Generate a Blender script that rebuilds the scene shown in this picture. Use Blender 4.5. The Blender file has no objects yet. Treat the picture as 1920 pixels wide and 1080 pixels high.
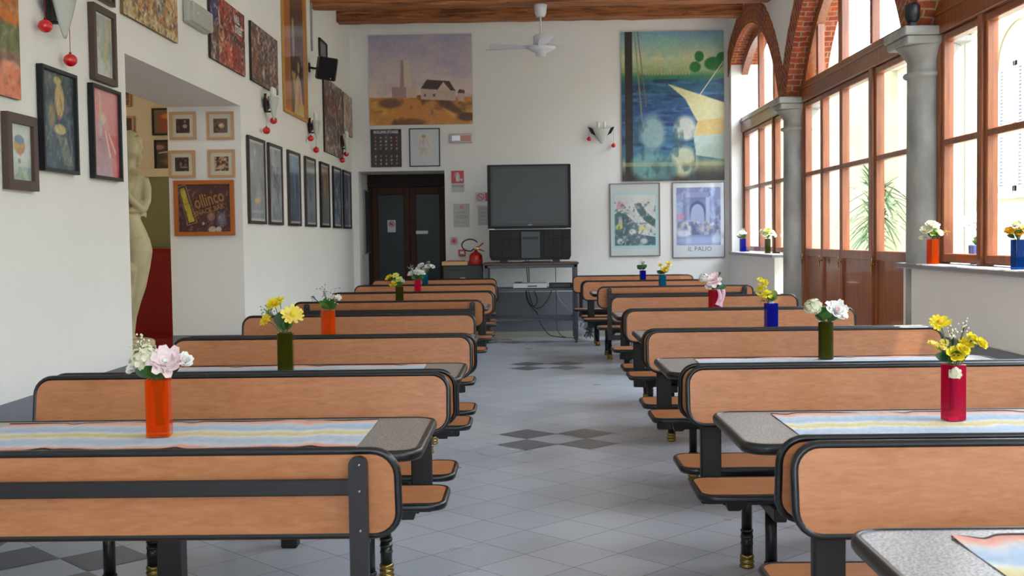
import bpy, bmesh, math, random
import numpy as np
from mathutils import Vector, Matrix
random.seed(7)
PI = math.pi
C = bpy.context.scene.collection
SC = bpy.context.scene

# ------------------------------------------------------------------ camera, world, light, exposure
cam_d = bpy.data.cameras.new('camera')
cam = bpy.data.objects.new('camera', cam_d); C.objects.link(cam)
cam_d.sensor_width = 36.0; cam_d.lens = 2150.0 / 1920.0 * 36.0
cam_d.clip_start = 0.05; cam_d.clip_end = 200
_p, _r, _y = 0.0432, -0.0138, 0.0164
_f = Vector((-math.sin(_y)*math.cos(_p), math.cos(_y)*math.cos(_p), -math.sin(_p)))
_r0 = Vector((math.cos(_y), math.sin(_y), 0)); _u0 = _r0.cross(_f)
_rr = _r0*math.cos(_r) + _u0*math.sin(_r); _uu = -_r0*math.sin(_r) + _u0*math.cos(_r)
M = Matrix((_rr, _uu, -_f)).transposed().to_4x4(); M.translation = Vector((0, 0, 1.32))
cam.matrix_world = M
cam_d.dof.use_dof = True; cam_d.dof.focus_distance = 5.2; cam_d.dof.aperture_fstop = 9.0
SC.camera = cam

w = bpy.data.worlds.new('sky'); SC.world = w; w.use_nodes = True
bg = w.node_tree.nodes['Background']
bg.inputs[0].default_value = (0.76, 0.88, 1.0, 1); bg.inputs[1].default_value = 13.0
sun_d = bpy.data.lights.new('sun', 'SUN'); sun = bpy.data.objects.new('sun', sun_d); C.objects.link(sun)
sun_d.energy = 16.0; sun_d.angle = 0.01; sun_d.color = (1.0, 0.94, 0.84)
_sd = Vector((0.36, 0.05, 0.93))
sun.rotation_euler = _sd.to_track_quat('Z', 'Y').to_euler()

def portal(loc, rot, sx, sy):
    d = bpy.data.lights.new('daylight_portal', 'AREA'); d.shape = 'RECTANGLE'; d.size = sx; d.size_y = sy
    d.cycles.is_portal = True
    o = bpy.data.objects.new('daylight_portal', d); C.objects.link(o); o.location = loc; o.rotation_euler = rot
for _cy in (13.65, 10.0, 6.1, 2.2, -1.7):
    portal((3.06, _cy, 2.45), (0, PI/2, 0), 2.8, 3.7)
portal((0.15, -3.55, 2.0), (PI/2, 0, 0), 2.0, 1.8)

SC.view_settings.view_transform = 'Standard'; SC.view_settings.look = 'None'
SC.view_settings.gamma = 1; SC.view_settings.use_curve_mapping = False
SC.view_settings.exposure = 0.12

# ------------------------------------------------------------------ helpers
def lin(c):
    c = c/255.0
    return c/12.92 if c <= 0.04045 else ((c+0.055)/1.055)**2.4
def L3(r, g, b): return (lin(r), lin(g), lin(b), 1.0)
_mats = {}
def mat(name, rgb=(200, 200, 200), rough=0.5, metal=0.0, **k):
    if name in _mats: return _mats[name]
    m = bpy.data.materials.new(name); m.use_nodes = True
    b = m.node_tree.nodes['Principled BSDF']
    b.inputs['Base Color'].default_value = L3(*rgb); b.inputs['Roughness'].default_value = rough
    b.inputs['Metallic'].default_value = metal
    if 'spec' in k: b.inputs['Specular IOR Level'].default_value = k['spec']
    if 'coat' in k: b.inputs['Coat Weight'].default_value = k['coat']; b.inputs['Coat Roughness'].default_value = 0.06
    if 'trans' in k: b.inputs['Transmission Weight'].default_value = k['trans']; b.inputs['IOR'].default_value = k.get('ior', 1.3)
    if 'emit' in k: b.inputs['Emission Color'].default_value = L3(*k['emit'][0]); b.inputs['Emission Strength'].default_value = k['emit'][1]
    if 'alpha' in k: b.inputs['Alpha'].default_value = k['alpha']
    if 'noise' in k:   # (scale xyz, second colour, detail, lo, hi)
        sc, c2, det, lo, hi = k['noise']; nt = m.node_tree
        tc = nt.nodes.new('ShaderNodeTexCoord'); mp = nt.nodes.new('ShaderNodeMapping'); mp.inputs['Scale'].default_value = sc
        nz = nt.nodes.new('ShaderNodeTexNoise'); nz.inputs['Scale'].default_value = 1.0; nz.inputs['Detail'].default_value = det
        nz.inputs['Distortion'].default_value = k.get('dist', 0.0)
        cr = nt.nodes.new('ShaderNodeValToRGB')
        cr.color_ramp.elements[0].position = lo; cr.color_ramp.elements[1].position = hi
        cr.color_ramp.elements[0].color = L3(*rgb); cr.color_ramp.elements[1].color = L3(*c2)
        nt.links.new(tc.outputs['Object'], mp.inputs[0]); nt.links.new(mp.outputs[0], nz.inputs['Vector'])
        nt.links.new(nz.outputs[0], cr.inputs[0]); nt.links.new(cr.outputs[0], b.inputs['Base Color'])
        if 'bump' in k:
            bp = nt.nodes.new('ShaderNodeBump'); bp.inputs['Strength'].default_value = k['bump']; bp.inputs['Distance'].default_value = 0.01
            nt.links.new(nz.outputs[0], bp.inputs['Height']); nt.links.new(bp.outputs[0], b.inputs['Normal'])
    _mats[name] = m
    return m

class MB:
    def __init__(s): s.v = []; s.f = []; s.m = []; s.sm = []
    def add(s, vs, fs, mi=0, smooth=False):
        o = len(s.v); s.v += [tuple(v) for v in vs]
        for f in fs: s.f.append([o+i for i in f]); s.m.append(mi); s.sm.append(smooth)
        return s
    def box(s, x0, x1, y0, y1, z0, z1, mi=0):
        return s.add([(x0,y0,z0),(x1,y0,z0),(x1,y1,z0),(x0,y1,z0),(x0,y0,z1),(x1,y0,z1),(x1,y1,z1),(x0,y1,z1)],
              [(0,3,2,1),(4,5,6,7),(0,1,5,4),(1,2,6,5),(2,3,7,6),(3,0,4,7)], mi)
    def bbox(s, x0, x1, y0, y1, z0, z1, c=0.003, mi=0):   # box with chamfered edges
        c = min(c, (x1-x0)*.45, (y1-y0)*.45, (z1-z0)*.45)
        bm = bmesh.new(); bmesh.ops.create_cube(bm, size=1)
        for v in bm.verts: v.co = Vector(((x0+x1)/2+v.co.x*(x1-x0), (y0+y1)/2+v.co.y*(y1-y0), (z0+z1)/2+v.co.z*(z1-z0)))
        bmesh.ops.bevel(bm, geom=bm.edges[:], offset=c, segments=1, affect='EDGES')
        return s.frombm(bm, mi)
    def frombm(s, bm, mi=0, smooth=False):
        bm.verts.index_update()
        s.add([v.co.copy() for v in bm.verts], [[v.index for v in f.verts] for f in bm.faces], mi, smooth); bm.free(); return s
    def tube(s, pts, r, n=10, mi=0, cap=True):
        pts = [Vector(p) for p in pts]; rs = r if isinstance(r, (list, tuple)) else [r]*len(pts)
        vs = []; fs = []
        t0 = (pts[1]-pts[0]).normalized(); a = t0.orthogonal().normalized()
        for i, p in enumerate(pts):
            t = (pts[min(i+1, len(pts)-1)]-pts[max(i-1, 0)])
            if t.length < 1e-9: t = t0
            t.normalize(); a = (a - t*a.dot(t))
            if a.length < 1e-6: a = t.orthogonal()
            a.normalize(); b = t.cross(a)
            for k in range(n):
                an = 2*PI*k/n; vs.append(p + (a*math.cos(an)+b*math.sin(an))*rs[i])
        for i in range(len(pts)-1):
            for k in range(n): fs.append((i*n+k, i*n+(k+1)%n, (i+1)*n+(k+1)%n, (i+1)*n+k))
        if cap: fs.append(tuple(range(n))[::-1]); fs.append(tuple((len(pts)-1)*n+k for k in range(n)))
        return s.add(vs, fs, mi, True)
    def lathe(s, cx, cy, prof, n=20, mi=0, axis='z'):
        vs = []; fs = []
        for r, z in prof:
            for k in range(n):
                a = 2*PI*k/n; vs.append((cx+r*math.cos(a), cy+r*math.sin(a), z))
        for i in range(len(prof)-1):
            for k in range(n): fs.append((i*n+k, i*n+(k+1)%n, (i+1)*n+(k+1)%n, (i+1)*n+k))
        fs.append(tuple(range(n))[::-1]); fs.append(tuple((len(prof)-1)*n+k for k in range(n)))
        return s.add(vs, fs, mi, True)
    def ball(s, c, r, n=10, mi=0, sq=(1,1,1)):
        vs = []; fs = []; m_ = max(4, n//2)
        for i in range(1, m_):
            t = PI*i/m_
            for k in range(n):
                a = 2*PI*k/n; vs.append((c[0]+r*sq[0]*math.sin(t)*math.cos(a), c[1]+r*sq[1]*math.sin(t)*math.sin(a), c[2]+r*sq[2]*math.cos(t)))
        T = len(vs); vs.append((c[0], c[1], c[2]+r*sq[2])); vs.append((c[0], c[1], c[2]-r*sq[2]))
        for i in range(m_-2):
            for k in range(n): fs.append((i*n+k, (i+1)*n+k, (i+1)*n+(k+1)%n, i*n+(k+1)%n))
        for k in range(n): fs.append((T, k, (k+1)%n)); fs.append((T+1, (m_-2)*n+(k+1)%n, (m_-2)*n+k))
        return s.add(vs, fs, mi, True)
    def prism(s, poly, fn, t, mi=0):    # poly of (a,b), fn(a,b,d)->xyz, thickness range t=(d0,d1)
        n = len(poly); vs = [fn(a, b, t[0]) for a, b in poly]+[fn(a, b, t[1]) for a, b in poly]
        fs = [tuple(range(n))[::-1], tuple(range(n, 2*n))]+[(i, (i+1)%n, n+(i+1)%n, n+i) for i in range(n)]
        return s.add(vs, fs, mi)
    def build(s, name, m, parent=None, smooth=None):
        me = bpy.data.meshes.new(name); me.from_pydata(s.v, [], s.f)
        for x in (m if isinstance(m, (list, tuple)) else [m]): me.materials.append(x)
        me.polygons.foreach_set('material_index', s.m)
        me.polygons.foreach_set('use_smooth', [bool(x) for x in s.sm] if smooth is None else [smooth]*len(s.f))
        bm = bmesh.new(); bm.from_mesh(me); bmesh.ops.recalc_face_normals(bm, faces=bm.faces[:]); bm.to_mesh(me); bm.free()
        me.update()
        o = bpy.data.objects.new(name, me); C.objects.link(o)
        if parent is not None: o.parent = parent
        return o

def tag(o, label, cat, group=None, kind=None):
    if label: o['label'] = label
    if cat: o['category'] = cat
    if group: o['group'] = group
    if kind: o['kind'] = kind
    return o
def thing(name, loc, label, cat, group=None):
    o = bpy.data.objects.new(name, None); C.objects.link(o); o.location = loc; o.empty_display_size = 0.1
    return tag(o, label, cat, group)
def struct(o): o['kind'] = 'structure'; return o
def copy_tree(o, parent=None):
    c = o.copy(); C.objects.link(c)
    if parent is not None: c.parent = parent
    for ch in list(o.children): copy_tree(ch, c)
    return c
def rrect(x0, x1, y0, y1, r, n=6):
    P = []
    for cx, cy, a0 in ((x1-r, y1-r, 0), (x0+r, y1-r, PI/2), (x0+r, y0+r, PI), (x1-r, y0+r, 1.5*PI)):
        for i in range(n+1):
            a = a0+PI/2*i/n; P.append((cx+r*math.cos(a), cy+r*math.sin(a)))
    return P
def rim(mb, x0, x1, y0, y1, r, fn, t, w=0.012, n=6, mi=0):   # rounded edging around a rounded rectangle
    prof = [(-0.004, -t/2-0.001), (w*.55, -t/2-0.001), (w*.95, -t*.25), (w, 0), (w*.95, t*.25), (w*.55, t/2+0.001), (-0.004, t/2+0.001)]
    rows = [[fn(a, b, d) for a, b in rrect(x0-o, x1+o, y0-o, y1+o, r+o, n)] for o, d in prof]
    m_ = len(rows[0]); k = len(rows); vs = [v for row in rows for v in row]; fs = []
    for i in range(k):
        for j in range(m_): fs.append((i*m_+j, i*m_+(j+1)%m_, ((i+1)%k)*m_+(j+1)%m_, ((i+1)%k)*m_+j))
    return mb.add(vs, fs, mi, True)
def text_mesh(body, size, fn, m, parent, name='lettering', sx=1.0, bold=0.0, align='CENTER', th=0.0006):
    cu = bpy.data.curves.new('t', 'FONT'); cu.body = body; cu.size = size; cu.align_x = align; cu.align_y = 'CENTER'
    cu.resolution_u = 2; cu.offset = bold
    ob = bpy.data.objects.new('t', cu); C.objects.link(ob); bpy.context.view_layer.update()
    dg = bpy.context.evaluated_depsgraph_get(); me = bpy.data.meshes.new_from_object(ob.evaluated_get(dg))
    bpy.data.objects.remove(ob)
    for v in me.vertices: v.co = Vector(fn(v.co.x*sx, v.co.y, th))
    me.materials.clear(); me.materials.append(m); me.name = name
    o = bpy.data.objects.new(name, me); C.objects.link(o)
    if parent is not None: o.parent = parent
    return o

# ------------------------------------------------------------------ materials
def wood_laminate():
    m = mat('beech_laminate', (202, 140, 98), 0.38)
    nt = m.node_tree; b = nt.nodes['Principled BSDF']
    tc = nt.nodes.new('ShaderNodeTexCoord'); mp = nt.nodes.new('ShaderNodeMapping'); mp.inputs['Scale'].default_value = (3.0, 14, 14)
    nz = nt.nodes.new('ShaderNodeTexNoise'); nz.inputs['Scale'].default_value = 2.2; nz.inputs['Detail'].default_value = 6; nz.inputs['Distortion'].default_value = 1.6
    nz2 = nt.nodes.new('ShaderNodeTexNoise'); nz2.inputs['Scale'].default_value = 9.0; nz2.inputs['Detail'].default_value = 8; nz2.inputs['Distortion'].default_value = 0.4
    cr = nt.nodes.new('ShaderNodeValToRGB'); e = cr.color_ramp.elements
    e[0].position = 0.25; e[0].color = L3(158, 96, 56); e[1].position = 0.8; e[1].color = L3(192, 132, 88)
    ad = nt.nodes.new('ShaderNodeMix'); ad.data_type = 'FLOAT'; ad.inputs[0].default_value = 0.45
    nt.links.new(tc.outputs['Object'], mp.inputs[0]); nt.links.new(mp.outputs[0], nz.inputs['Vector']); nt.links.new(mp.outputs[0], nz2.inputs['Vector'])
    nt.links.new(nz.outputs[0], ad.inputs[2]); nt.links.new(nz2.outputs[0], ad.inputs[3]); nt.links.new(ad.outputs[0], cr.inputs[0]); nt.links.new(cr.outputs[0], b.inputs['Base Color'])
    b.inputs['Specular IOR Level'].default_value = 0.35
    return m
M_wood = wood_laminate()
M_black = mat('black_edge_trim', (13, 14, 16), 0.3)
M_steel = mat('charcoal_steel', (34, 31, 32), 0.45, 0.0, spec=.35)
M_brass = mat('brass', (150, 125, 70), 0.25, 1.0)
M_plaster = mat('white_plaster', (238, 236, 232), 0.85, noise=((0.7, 0.7, 0.7), (231, 229, 225), 4, 0.35, 0.7))
M_cream = mat('cream_plaster', (234, 222, 196), 0.85)
M_dado = mat('grey_dado_paint', (128, 131, 138), 0.55, noise=((1.5, 1.5, 1.5), (118, 121, 127), 4, 0.3, 0.7))
M_frame_wood = mat('varnished_brown_wood', (116, 60, 28), 0.32, noise=((30, 30, 3), (160, 88, 40), 5, 0.3, 0.7), coat=0.3)
M_stone = mat('grey_sandstone', (176, 176, 170), 0.8, noise=((5, 5, 3), (138, 138, 132), 8, 0.35, 0.7), bump=0.4)
M_slab = mat('grey_stone_sill', (140, 140, 142), 0.45)
M_white = mat('white_plastic', (225, 225, 225), 0.4)
M_darkbr = mat('dark_red_brown_wood', (52, 22, 15), 0.5, spec=.2, noise=((20, 20, 2), (36, 18, 13), 5, 0.3, 0.7))
M_blackpl = mat('black_plastic', (22, 23, 25), 0.45)
M_red = mat('red_enamel', (190, 18, 22), 0.3)
M_paper = mat('white_paper', (205, 205, 208), 0.8)

def brick_mat():
    m = bpy.data.materials.new('old_brick'); m.use_nodes = True; nt = m.node_tree; b = nt.nodes['Principled BSDF']
    b.inputs['Roughness'].default_value = 0.9
    b.inputs['Specular IOR Level'].default_value = 0.2
    uv = nt.nodes.new('ShaderNodeUVMap'); uv.uv_map = 'UVMap'
    br = nt.nodes.new('ShaderNodeTexBrick'); br.inputs['Scale'].default_value = 1.0
    br.inputs['Brick Width'].default_value = 0.15; br.inputs['Row Height'].default_value = 0.062; br.inputs['Mortar Size'].default_value = 0.007
    br.inputs['Color1'].default_value = L3(170, 88, 58); br.inputs['Color2'].default_value = L3(138, 66, 44); br.inputs['Mortar'].default_value = L3(168, 134, 108)
    nz = nt.nodes.new('ShaderNodeTexNoise'); nz.inputs['Scale'].default_value = 14; nz.inputs['Detail'].default_value = 6
    mx = nt.nodes.new('ShaderNodeMix'); mx.data_type = 'RGBA'; mx.blend_type = 'OVERLAY'; mx.inputs[0].default_value = 0.75
    bp = nt.nodes.new('ShaderNodeBump'); bp.inputs['Strength'].default_value = 0.9; bp.inputs['Distance'].default_value = 0.012; bp.invert = True
    ds = nt.nodes.new('ShaderNodeVectorMath'); ds.operation = 'ADD'
    nz3 = nt.nodes.new('ShaderNodeTexNoise'); nz3.inputs['Scale'].default_value = 6
    sc = nt.nodes.new('ShaderNodeVectorMath'); sc.operation = 'SCALE'; sc.inputs['Scale'].default_value = 0.03
    nt.links.new(nz3.outputs['Color'], sc.inputs[0]); nt.links.new(uv.outputs[0], ds.inputs[0]); nt.links.new(sc.outputs[0], ds.inputs[1])
    nt.links.new(ds.outputs[0], br.inputs['Vector'])
    nt.links.new(br.outputs['Color'], mx.inputs[6]); nt.links.new(nz.outputs['Color'], mx.inputs[7]); nt.links.new(mx.outputs[2], b.inputs['Base Color'])
    nt.links.new(br.outputs['Fac'], bp.inputs['Height']); nt.links.new(bp.outputs[0], b.inputs['Normal'])
    return m
M_brick = brick_mat()

def beam_mat():
    m = mat('old_timber', (150, 92, 48), 0.7); nt = m.node_tree; b = nt.nodes['Principled BSDF']
    tc = nt.nodes.new('ShaderNodeTexCoord'); mp = nt.nodes.new('ShaderNodeMapping'); mp.inputs['Scale'].default_value = (1.2, 18, 18)
    nz = nt.nodes.new('ShaderNodeTexNoise'); nz.inputs['Scale'].default_value = 1.6; nz.inputs['Detail'].default_value = 10; nz.inputs['Distortion'].default_value = 0.8
    cr = nt.nodes.new('ShaderNodeValToRGB'); e = cr.color_ramp.elements
    e[0].position = 0.33; e[0].color = L3(92, 52, 28); e[1].position = 0.66; e[1].color = L3(184, 116, 62)
    e2 = cr.color_ramp.elements.new(0.5); e2.color = L3(150, 90, 48)
    mp2 = nt.nodes.new('ShaderNodeMapping'); mp2.inputs['Scale'].default_value = (0.55, 3, 9); mp2.inputs['Rotation'].default_value = (0, 0.03, 0)
    nz2 = nt.nodes.new('ShaderNodeTexNoise'); nz2.inputs['Scale'].default_value = 1.5; nz2.inputs['Detail'].default_value = 3
    c2 = nt.nodes.new('ShaderNodeValToRGB'); f = c2.color_ramp.elements
    f[0].position = 0.492; f[0].color = (1, 1, 1, 1); f[1].position = 0.508; f[1].color = (1, 1, 1, 1); g = c2.color_ramp.elements.new(0.5); g.color = (0.12, 0.1, 0.08, 1)
    mx = nt.nodes.new('ShaderNodeMix'); mx.data_type = 'RGBA'; mx.blend_type = 'MULTIPLY'; mx.inputs[0].default_value = 1
    bp = nt.nodes.new('ShaderNodeBump'); bp.inputs['Strength'].default_value = 0.6; bp.inputs['Distance'].default_value = 0.01
    L = nt.links.new
    L(tc.outputs['Object'], mp.inputs[0]); L(mp.outputs[0], nz.inputs['Vector']); L(nz.outputs[0], cr.inputs[0])
    L(tc.outputs['Object'], mp2.inputs[0]); L(mp2.outputs[0], nz2.inputs['Vector']); L(nz2.outputs[0], c2.inputs[0])
    L(cr.outputs[0], mx.inputs[6]); L(c2.outputs[0], mx.inputs[7]); L(mx.outputs[2], b.inputs['Base Color'])
    L(nz.outputs[0], bp.inputs['Height']); L(bp.outputs[0], b.inputs['Normal'])
    return m
M_beam = beam_mat()

def pane_mat():
    m = bpy.data.materials.new('window_glass'); m.use_nodes = True; nt = m.node_tree
    for n in list(nt.nodes): nt.nodes.remove(n)
    out = nt.nodes.new('ShaderNodeOutputMaterial'); mx = nt.nodes.new('ShaderNodeMixShader')
    tr = nt.nodes.new('ShaderNodeBsdfTransparent'); tr.inputs[0].default_value = (0.96, 0.97, 0.97, 1)
    gl = nt.nodes.new('ShaderNodeBsdfGlossy'); gl.inputs['Roughness'].default_value = 0.02
    lw = nt.nodes.new('ShaderNodeLayerWeight'); lw.inputs[0].default_value = 0.5
    pw = nt.nodes.new('ShaderNodeMath'); pw.operation = 'POWER'; pw.inputs[1].default_value = 4.0; nt.links.new(lw.outputs['Facing'], pw.inputs[0])
    fr = nt.nodes.new('ShaderNodeMath'); fr.operation = 'MULTIPLY_ADD'; fr.inputs[1].default_value = 0.85; fr.inputs[2].default_value = 0.05; nt.links.new(pw.outputs[0], fr.inputs[0])
    nt.links.new(fr.outputs[0], mx.inputs[0]); nt.links.new(tr.outputs[0], mx.inputs[1]); nt.links.new(gl.outputs[0], mx.inputs[2]); nt.links.new(mx.outputs[0], out.inputs[0])
    return m
M_pane = pane_mat()

TX, TY, TD = 0.158, 7.487, 0.392      # tile pattern: a corner of the pattern and the tile diagonal
def floor_mat(dark=False):
    m = bpy.data.materials.new('floor_tile_dark' if dark else 'floor_tile'); m.use_nodes = True; nt = m.node_tree; b = nt.nodes['Principled BSDF']
    L = nt.links.new
    tc = nt.nodes.new('ShaderNodeTexCoord'); mp = nt.nodes.new('ShaderNodeMapping'); mp.vector_type = 'TEXTURE'
    s = TD/math.sqrt(2)
    mp.inputs['Location'].default_value = (TX, TY+TD/2, 0); mp.inputs['Rotation'].default_value = (0, 0, PI/4); mp.inputs['Scale'].default_value = (s, s, s)
    L(tc.outputs['Object'], mp.inputs[0])
    fr = nt.nodes.new('ShaderNodeVectorMath'); fr.operation = 'FRACTION'; L(mp.outputs[0], fr.inputs[0])
    fl = nt.nodes.new('ShaderNodeVectorMath'); fl.operation = 'FLOOR'; L(mp.outputs[0], fl.inputs[0])
    sb = nt.nodes.new('ShaderNodeVectorMath'); sb.operation = 'SUBTRACT'; sb.inputs[1].default_value = (.5, .5, .5); L(fr.outputs[0], sb.inputs[0])
    ab = nt.nodes.new('ShaderNodeVectorMath'); ab.operation = 'ABSOLUTE'; L(sb.outputs[0], ab.inputs[0])
    sp = nt.nodes.new('ShaderNodeSeparateXYZ'); L(ab.outputs[0], sp.inputs[0])
    mxm = nt.nodes.new('ShaderNodeMath'); mxm.operation = 'MAXIMUM'; L(sp.outputs[0], mxm.inputs[0]); L(sp.outputs[1], mxm.inputs[1])
    gt = nt.nodes.new('ShaderNodeMath'); gt.operation = 'GREATER_THAN'; gt.inputs[1].default_value = 0.4935; L(mxm.outputs[0], gt.inputs[0])
    wn = nt.nodes.new('ShaderNodeTexWhiteNoise'); wn.noise_dimensions = '3D'; L(fl.outputs[0], wn.inputs['Vector'])
    cr = nt.nodes.new('ShaderNodeValToRGB'); e = cr.color_ramp.elements
    if dark: e[0].color = L3(110, 111, 117); e[1].color = L3(122, 123, 127)
    else: e[0].color = L3(186, 190, 200); e[1].color = L3(200, 203, 211)
    L(wn.outputs['Value'], cr.inputs[0])
    nz = nt.nodes.new('ShaderNodeTexNoise'); nz.inputs['Scale'].default_value = 1.2; nz.inputs['Detail'].default_value = 5; L(tc.outputs['Object'], nz.inputs['Vector'])
    mr = nt.nodes.new('ShaderNodeMapRange'); mr.inputs[1].default_value = 0.3; mr.inputs[2].default_value = 0.7; mr.inputs[3].default_value = 0.27; mr.inputs[4].default_value = 0.31
    L(nz.outputs[0], mr.inputs[0]); L(mr.outputs[0], b.inputs['Roughness'])
    mx = nt.nodes.new('ShaderNodeMix'); mx.data_type = 'RGBA'; L(gt.outputs[0], mx.inputs[0]); L(cr.outputs[0], mx.inputs[6]); mx.inputs[7].default_value = L3(84, 84, 88)
    L(mx.outputs[2], b.inputs['Base Color']); b.inputs['Specular IOR Level'].default_value = 0.75
    return m
M_floor = floor_mat(); M_floor_d = floor_mat(True)

# ------------------------------------------------------------------ room shell
XL, XR, YB, YF, ZC = -2.35, 2.64, 15.25, -3.5, 4.28
fb = MB(); fb.box(-7.2, 3.0, YF, 16.6, -0.2, 0.0, 0)
def dia(u, v):
    cx, cy, h = TX+u*TD, TY+v*TD, TD/2*0.99
    fb.add([(cx-h, cy, .0015), (cx, cy-h, .0015), (cx+h, cy, .0015), (cx, cy+h, .0015)], [(0, 1, 2, 3)], 1)
for cu, cv in ((0, 0), (0, 11), (-5.5, -7.5), (0, -11)):
    for a in (-.5, .5):
        for b_ in (-.5, .5): dia(cu+a, cv+b_)
for u in range(-5, 6): dia(u, 18)
struct(fb.build('floor', [M_floor, M_floor_d]))
struct(MB().box(-3.0, 3.05, YF, YB+.2, ZC, ZC+.2).build('ceiling', M_plaster))
OY0, OY1, OZ = 6.70, 9.37, 2.43
struct(MB().box(XL-.6, XL, YF, OY0, 0, ZC).box(XL-.6, XL, OY1, YB+.2, 0, ZC).box(XL-.6, XL, OY0, OY1, OZ, ZC).build('wall_left', M_plaster))
DH = 0.615
dd = MB().box(XL, XL+.006, YF, OY0, 0, DH).box(XL, XL+.006, OY1, YB, 0, DH).box(XL-.6, XL, OY1-.006, OY1, 0, .56).box(XL-.6, XL, OY0, OY0+.006, 0, .56)
struct(dd.build('baseboard_left', M_dado))
# back wall with the door recess
DX0, DX1, DZ = -2.27, -1.125, 2.235
bw = MB().box(XL, DX0, YB, YB+.25, 0, ZC).box(DX0, DX1, YB, YB+.25, DZ, ZC).box(DX1, 3.0, YB, YB+.25, 0, ZC)
bw.box(DX0-.12, DX0, YB+.25, 16.4, 0, DZ+.1).box(DX1, DX1+.12, YB+.25, 16.4, 0, DZ+.1).box(DX0-.12, DX1+.12, YB+.25, 16.4, DZ, DZ+.1).box(DX0-.12, DX1+.12, 16.4, 16.5, 0, DZ+.1)
struct(bw.build('wall_back', M_plaster))
struct(MB().box(DX1, XR, YB-.006, YB, .075, .605).build('baseboard_back', M_dado))
struct(MB().box(DX1, XR, YB-.014, YB, 0, .078).build('trim_1', mat('beige_skirting_tile', (176, 168, 152), 0.4)))
# wall behind the camera: unglazed opening added to let in frontal fill daylight
struct(MB().box(XL, -.85, YF-.2, YF, 0, ZC).box(1.15, 3.0, YF-.2, YF, 0, ZC).box(-.85, 1.15, YF-.2, YF, 2.9, ZC).box(-.85, 1.15, YF-.2, YF, 0, 1.1).build('wall_front', M_plaster))

# right wall: brick arches between stone columns
COLS = (11.95, 8.05, 4.15, 0.25, -3.65); ACS = [13.98, 10.0, 6.1, 2.2, -1.7]
RI, RO_, CZ, SPR = 2.06, 2.34, 1.78, 2.715
def arch_z(y, R):
    z = -9
    for c in ACS:
        if abs(y-c) < R: z = max(z, CZ+math.sqrt(R*R-(y-c)**2))
    return z
ys = np.arange(YF, YB+1e-6, 0.05).tolist()
if ys[-1] < YB: ys.append(YB)
zi = []; zo = []
for i, y in enumerate(ys):
    k = 0
    for c in ACS:
        d = abs(y-c)
        if d < 1.87: k = CZ+math.sqrt(RI*RI-d*d)
    zi.append(max(SPR, k)); zo.append(max(max(SPR+.3, arch_z(y, RO_)), max(SPR, k)+.2)+random.uniform(-.012, .012))
wr = MB()
for i in range(len(ys)-1):
    wr.add([(XR, ys[i], zo[i]), (XR, ys[i+1], zo[i+1]), (XR, ys[i+1], ZC), (XR, ys[i], ZC)], [(0, 1, 2, 3)])
    wr.add([(3.02, ys[i], zi[i]), (3.02, ys[i+1], zi[i+1]), (3.02, ys[i+1], ZC), (3.02, ys[i], ZC)], [(0, 3, 2, 1)])
wr.box(XR, 3.02, 15.06, YB, 0, 3.55)
for y0, y1 in ((12.45, 15.06), (4.2, 8.16), (.3, 4.1), (-3.5, .2)): wr.box(XR, 3.0, y0, y1, 0, 1.075)
for y0, y1 in ((-3.55, -3.5),): wr.box(XR, 3.0, y0, y1, 0, ZC)
struct(wr.build('wall_right', M_plaster))
dr = MB()
for y0, y1 in ((12.45, YB-.006), (4.2, 8.16), (.3, 4.1), (-3.5, .2)): dr.box(XR-.006, XR, y0, y1, 0, .655)
struct(dr.build('baseboard_right', M_dado))
# brick bands, one per bay
def brick_bay(n, c, y0, y1):
    me = bpy.data.meshes.new('trim_%d' % n); V = []; F = []; UV = []
    def quad(p, uv): o = len(V); V.extend(p); F.append((o, o+1, o+2, o+3)); UV.extend(uv)
    def ang(y, z): return math.atan2(z-CZ, y-c)*RI
    for i in range(len(ys)-1):
        a, b = ys[i], ys[i+1]
        if b <= y0+1e-4 or a >= y1-1e-4: continue
        x = XR-.012
        jit = [random.uniform(-.004, .004) for _ in range(2)]
        # front face: u radial, v along the arc
        def uvf(y, z): return (math.hypot(y-c, z-CZ), ang(y, z))
        P = [(x, a, zi[i]), (x, b, zi[i+1]), (x, b, zo[i+1]), (x, a, zo[i])]
        quad(P, [uvf(p[1], p[2]) for p in P])
        P = [(x, a, zi[i]), (3.02, a, zi[i]), (3.02, b, zi[i+1]), (x, b, zi[i+1])]
        quad(P, [(p[0], ang(p[1], p[2])) for p in P])
        P = [(x, a, zo[i]), (x, b, zo[i+1]), (XR+.01, b, zo[i+1]), (XR+.01, a, zo[i])]
        quad(P, [(p[0], ang(p[1], p[2])) for p in P])
    me.from_pydata(V, [], F); me.materials.append(M_brick)
    ul = me.uv_layers.new(name='UVMap')
    for k, uv in enumerate(UV): ul.data[k].uv = uv
    o = bpy.data.objects.new('trim_%d' % n, me); C.objects.link(o); return struct(o)
ye = [YB]+list(COLS)+[YF]
for k in range(5): brick_bay(k+2, ACS[k], max(YF, ye[k+1]), ye[k])

# window sills
def sill(n, y0, y1):
    return struct(MB().bbox(XR-.045, 3.1, y0, y1, 1.075, 1.11, .006).build('trim_%d' % n, M_slab))
sill(10, 12.38, 15.06); sill(11, 4.2, 8.2); sill(12, .3, 4.1); sill(13, -3.5, .2)

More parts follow.
